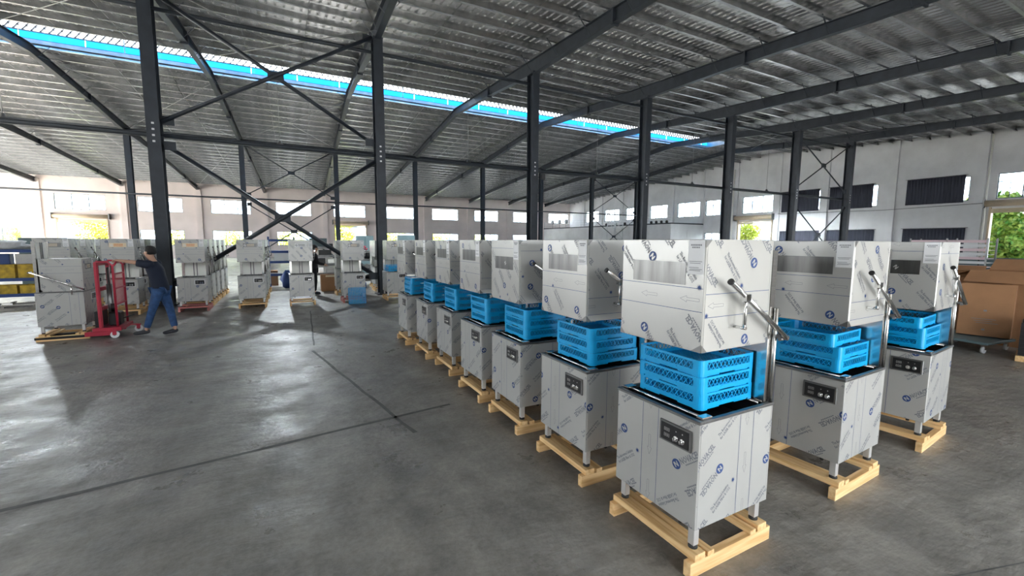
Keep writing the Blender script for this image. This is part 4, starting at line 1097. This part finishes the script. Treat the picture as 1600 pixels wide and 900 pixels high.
crate_box('carton', 'dark low work table behind the right row, top', 'table', 15.8, 7.2, 1.86, 1.2, 1.6, .05, black) if False else None

# white partitioned room at the far right corner
t = thing('partition_room', 'white partition walls with a dark top rail at the far right corner', 'partition', (34.4, 31.3, 0))
Hh = 3.72
for i in range(8):
    bm = BM(); box(bm, 0, .08, i*3.0, i*3.0+2.98, 0, Hh, bev=.004); obj('wall_panel', bm, wallw, t)
for i in range(2):
    bm = BM(); box(bm, .08+i*2.3, .08+i*2.3+2.28, 0, .08, 0, Hh); obj('wall_panel', bm, wallw, t)
bm = BM(); box(bm, -.04, .12, -.04, 24.0, Hh, Hh+.12); obj('top_rail', bm, frame, t)
bm = BM(); box(bm, .12, 4.7, -.04, .12, Hh, Hh+.12); obj('top_rail', bm, frame, t)
for i in range(9):
    bm = BM(); box(bm, .0, .05, i*2.98, i*2.98+.05, Hh+.12, Hh+.95); obj('rail_post', bm, galv, t)
bm = BM()
for z in (.4, .65, .95): bar(bm, (.02, 0, Hh+z), (.02, 23.9, Hh+z), .03)
obj('guard_rail', bm, galv, t)
for i, y in enumerate((31.9, 32.6, 33.3, 34.0, 34.9, 38.0, 39.6, 41.2)):
    bm = BM(); tube(bm, [(0, 0, 0), (0, 0, .16), (0, 0, .26)], [.13, .15, .08], 10)
    tag(obj('roof_vent_cap', bm, black, None, (34.44, y, Hh+.121)), '%s small dark cap from the right on the white partition top rail' % ORD[i], 'vent cap', 'dark caps on the partition top')
for i, y in enumerate((49.6, 51.2, 53.0)):
    t = thing('wall_fan', 'dark round fan standing above the far white partition, %s of three' % ['right', 'middle', 'left'][i], 'fan', (34.44, y, Hh+.12))
    bm = BM(); tube(bm, [(0, 0, 0), (0, 0, .55)], .025, 8); obj('stem', bm, steeldark, t)
    bm = BM(); tube(bm, [(-.12, 0, .8), (.06, 0, .8)], [.30, .30], 18); obj('cage', bm, steeldark, t)
    for k in range(3):
        bm = BM(); a = k*2*PI/3; box(bm, -.14, -.125, -.05, .05, 0, .26); o = obj('blade', bm, greybag, t, (0, 0, .8), (a, 0, 0))
# lattice mast before the partition
t = thing('lattice_mast', 'light steel lattice scaffold tower before the white partition', 'scaffold', (32.4, 37.4, 0))
for x in (0, 1.2):
    for y in (0, 1.2):
        bm = BM(); box(bm, x-.03, x+.03, y-.03, y+.03, 0, 5.2); obj('upright', bm, galv, t)
for i in range(5):
    bm = BM(); z = .3+i; bar(bm, (0, 0, z), (1.2, 0, z+.9), .03); bar(bm, (1.2, 0, z), (0, 0, z+.9), .03); bar(bm, (0, 0, z), (1.2, 0, z), .03); bar(bm, (0, 0, z), (0, 1.2, z+.9), .03); obj('lattice_brace', bm, galv, t)
# spot lamps clamped to columns, cameras
for x, y, z, lb in ((fx(2, YN)+.3, YN-.35, 4.35, 'small dark floodlight clamped to the central big column'), (fx(5, Y2), Y2-.4, 7.9, 'pair-like dark floodlight high on a far row column')):
    t = thing('floodlight', lb, 'floodlight', (x, y, z))
    bm = BM(); box(bm, -.08, .08, -.03, .03, 0, .22, bev=.01); obj('housing', bm, black, t)
    bm = BM(); tube(bm, [(0, .03, .11), (-.2 if z < 5 else 0, .3, .12)], .015, 8); obj('bracket', bm, black, t)
# conduit on the gable wall
pipe('conduit', (XR-.2, 10.55, 1.0), (XR-.2, 10.55, 8.6), .05, 'white vertical pipe on the gable wall beside the bright doorway', 'pipe', None, 8, filmback)
pipe('conduit', (XR-.23, 27.9, 1.0), (XR-.23, 27.9, 8.9), .05, 'white vertical pipe on the gable wall left of the second doorway', 'pipe', None, 8, filmback)
bm = BM(); tube(bm, [(XR-.2, 10.6, 4.42), (XR-.2, 13, 4.36), (XR-.2, 15.8, 4.3), (XR-.2, 19, 4.36), (XR-.2, 23.5, 4.42)], .02, 6); tag(obj('cable', bm, steeldark), 'thin grey cable sagging along the gable wall below the curtains', 'cable')

blob('waste_bag', 'black bin bag slumped between the tall carton and the mesh crate', 'bag', (11.35, 1.72, 0), .25, black, 8, (.9, 1.0, 1.3))
# ------------------------------------------------------------------ outdoors
def tree(label, x, y, h, r, m_, seed, n=5000, ls=.30, low=.30):
    rr = random.Random(seed); t = thing('tree', label, 'tree', (x, y, -.03))
    bm = BM(); tube(bm, [(0, 0, 0), (.1, 0, h*.35), (0, .1, h*.6)], [.22, .17, .10], 8)
    for k in range(5): a = k*1.26; tube(bm, [(0, 0, h*.35), (math.cos(a)*r*.5, math.sin(a)*r*.5, h*.65)], [.09, .04], 6)
    obj('trunk', bm, bark, t)
    cl = [(Vector((rr.uniform(-1, 1)*r*.7, rr.uniform(-1, 1)*r*.7, h*.62+rr.uniform(-low, .30)*h)), rr.uniform(.30, .5)*min(r, h*.45)) for _ in range(40)]
    vs, fs = [], []
    for i in range(n):
        c, cr_ = rr.choice(cl); d = Vector((rr.gauss(0, 1), rr.gauss(0, 1), rr.gauss(0, 1))).normalized(); p = c+d*cr_*rr.uniform(.75, 1)
        a = Vector((rr.gauss(0, 1), rr.gauss(0, 1), rr.gauss(0, 1))).normalized(); b = a.cross(d); b = b.normalized() if b.length > .01 else Vector((1, 0, 0)); a = (a+d*.2).normalized(); s_ = ls*rr.uniform(.6, 1)
        k = len(vs); vs += [p-a*s_*.5, p+b*s_*.28, p+a*s_*.5, p-b*s_*.28]; fs.append((k, k+1, k+2, k+3))
    me = bpy.data.meshes.new('leaves'); me.from_pydata(vs, [], fs); me.materials.append(m_); o = link('leaves', me, t); o['kind'] = 'stuff'
tree('dense green tree filling the bright doorway at the right edge', 46.5, 10.6, 5.3, 4.4, leafm, 1, 16000, ls=.42, low=.62)
tree('green tree beyond the right doorway, behind the dense one', 60, 18.5, 6.6, 4.5, leafm, 2, 7000, ls=.5, low=.5)
tree('yellow green tree seen through the second gable doorway', 49, 33.2, 4.3, 1.7, leafy, 3, 3500)
tree('green tree in the doorway far left', -17.2, 62, 4.4, 2.1, leafy, 4, 4000)
tree('yellow green tree in the doorway behind the braces', 6.8, 61, 4.6, 1.7, leafy, 5, 4000)
for i, x in enumerate((-23, -10.8, -5, .8, 13.2, 19, 25)):
    tree('low yellow green tree outside the far wall windows, %s from the left' % ORD[i], x, 60, 3.3, 1.9, leafy, 10+i, 1500)
def building(label, x, y, w_, d, h, face, nx, nz_, m_=bwall):
    t = thing('building', label, 'building', (x, y, 0))
    bm = BM(); box(bm, -w_/2, w_/2, -d/2, d/2, -.02, h); obj('wall', bm, m_, t)
    bm = BM(); box(bm, -w_/2-.2, w_/2+.2, -d/2-.2, d/2+.2, h, h+.3); obj('roof', bm, m_, t)
    for i in range(nx):
        for j in range(nz_):
            z = 1.2+j*3.2
            bm = BM()
            if face == 'y': c = -w_/2+(i+.5)*w_/nx; box(bm, c-.9, c+.9, -d/2-.04, -d/2+.02, z, z+1.5)
            else: c = -d/2+(i+.5)*d/nx; box(bm, -w_/2-.04, -w_/2+.02, c-.9, c+.9, z, z+1.5)
            obj('window', bm, bwin, t)
building('pale blue building seen beyond the gable wall doorways', 78, 36, 10, 60, 12, 'x', 16, 3)
building('pale building seen beyond the far wall windows', 10, 96, 90, 10, 7.5, 'y', 22, 2)
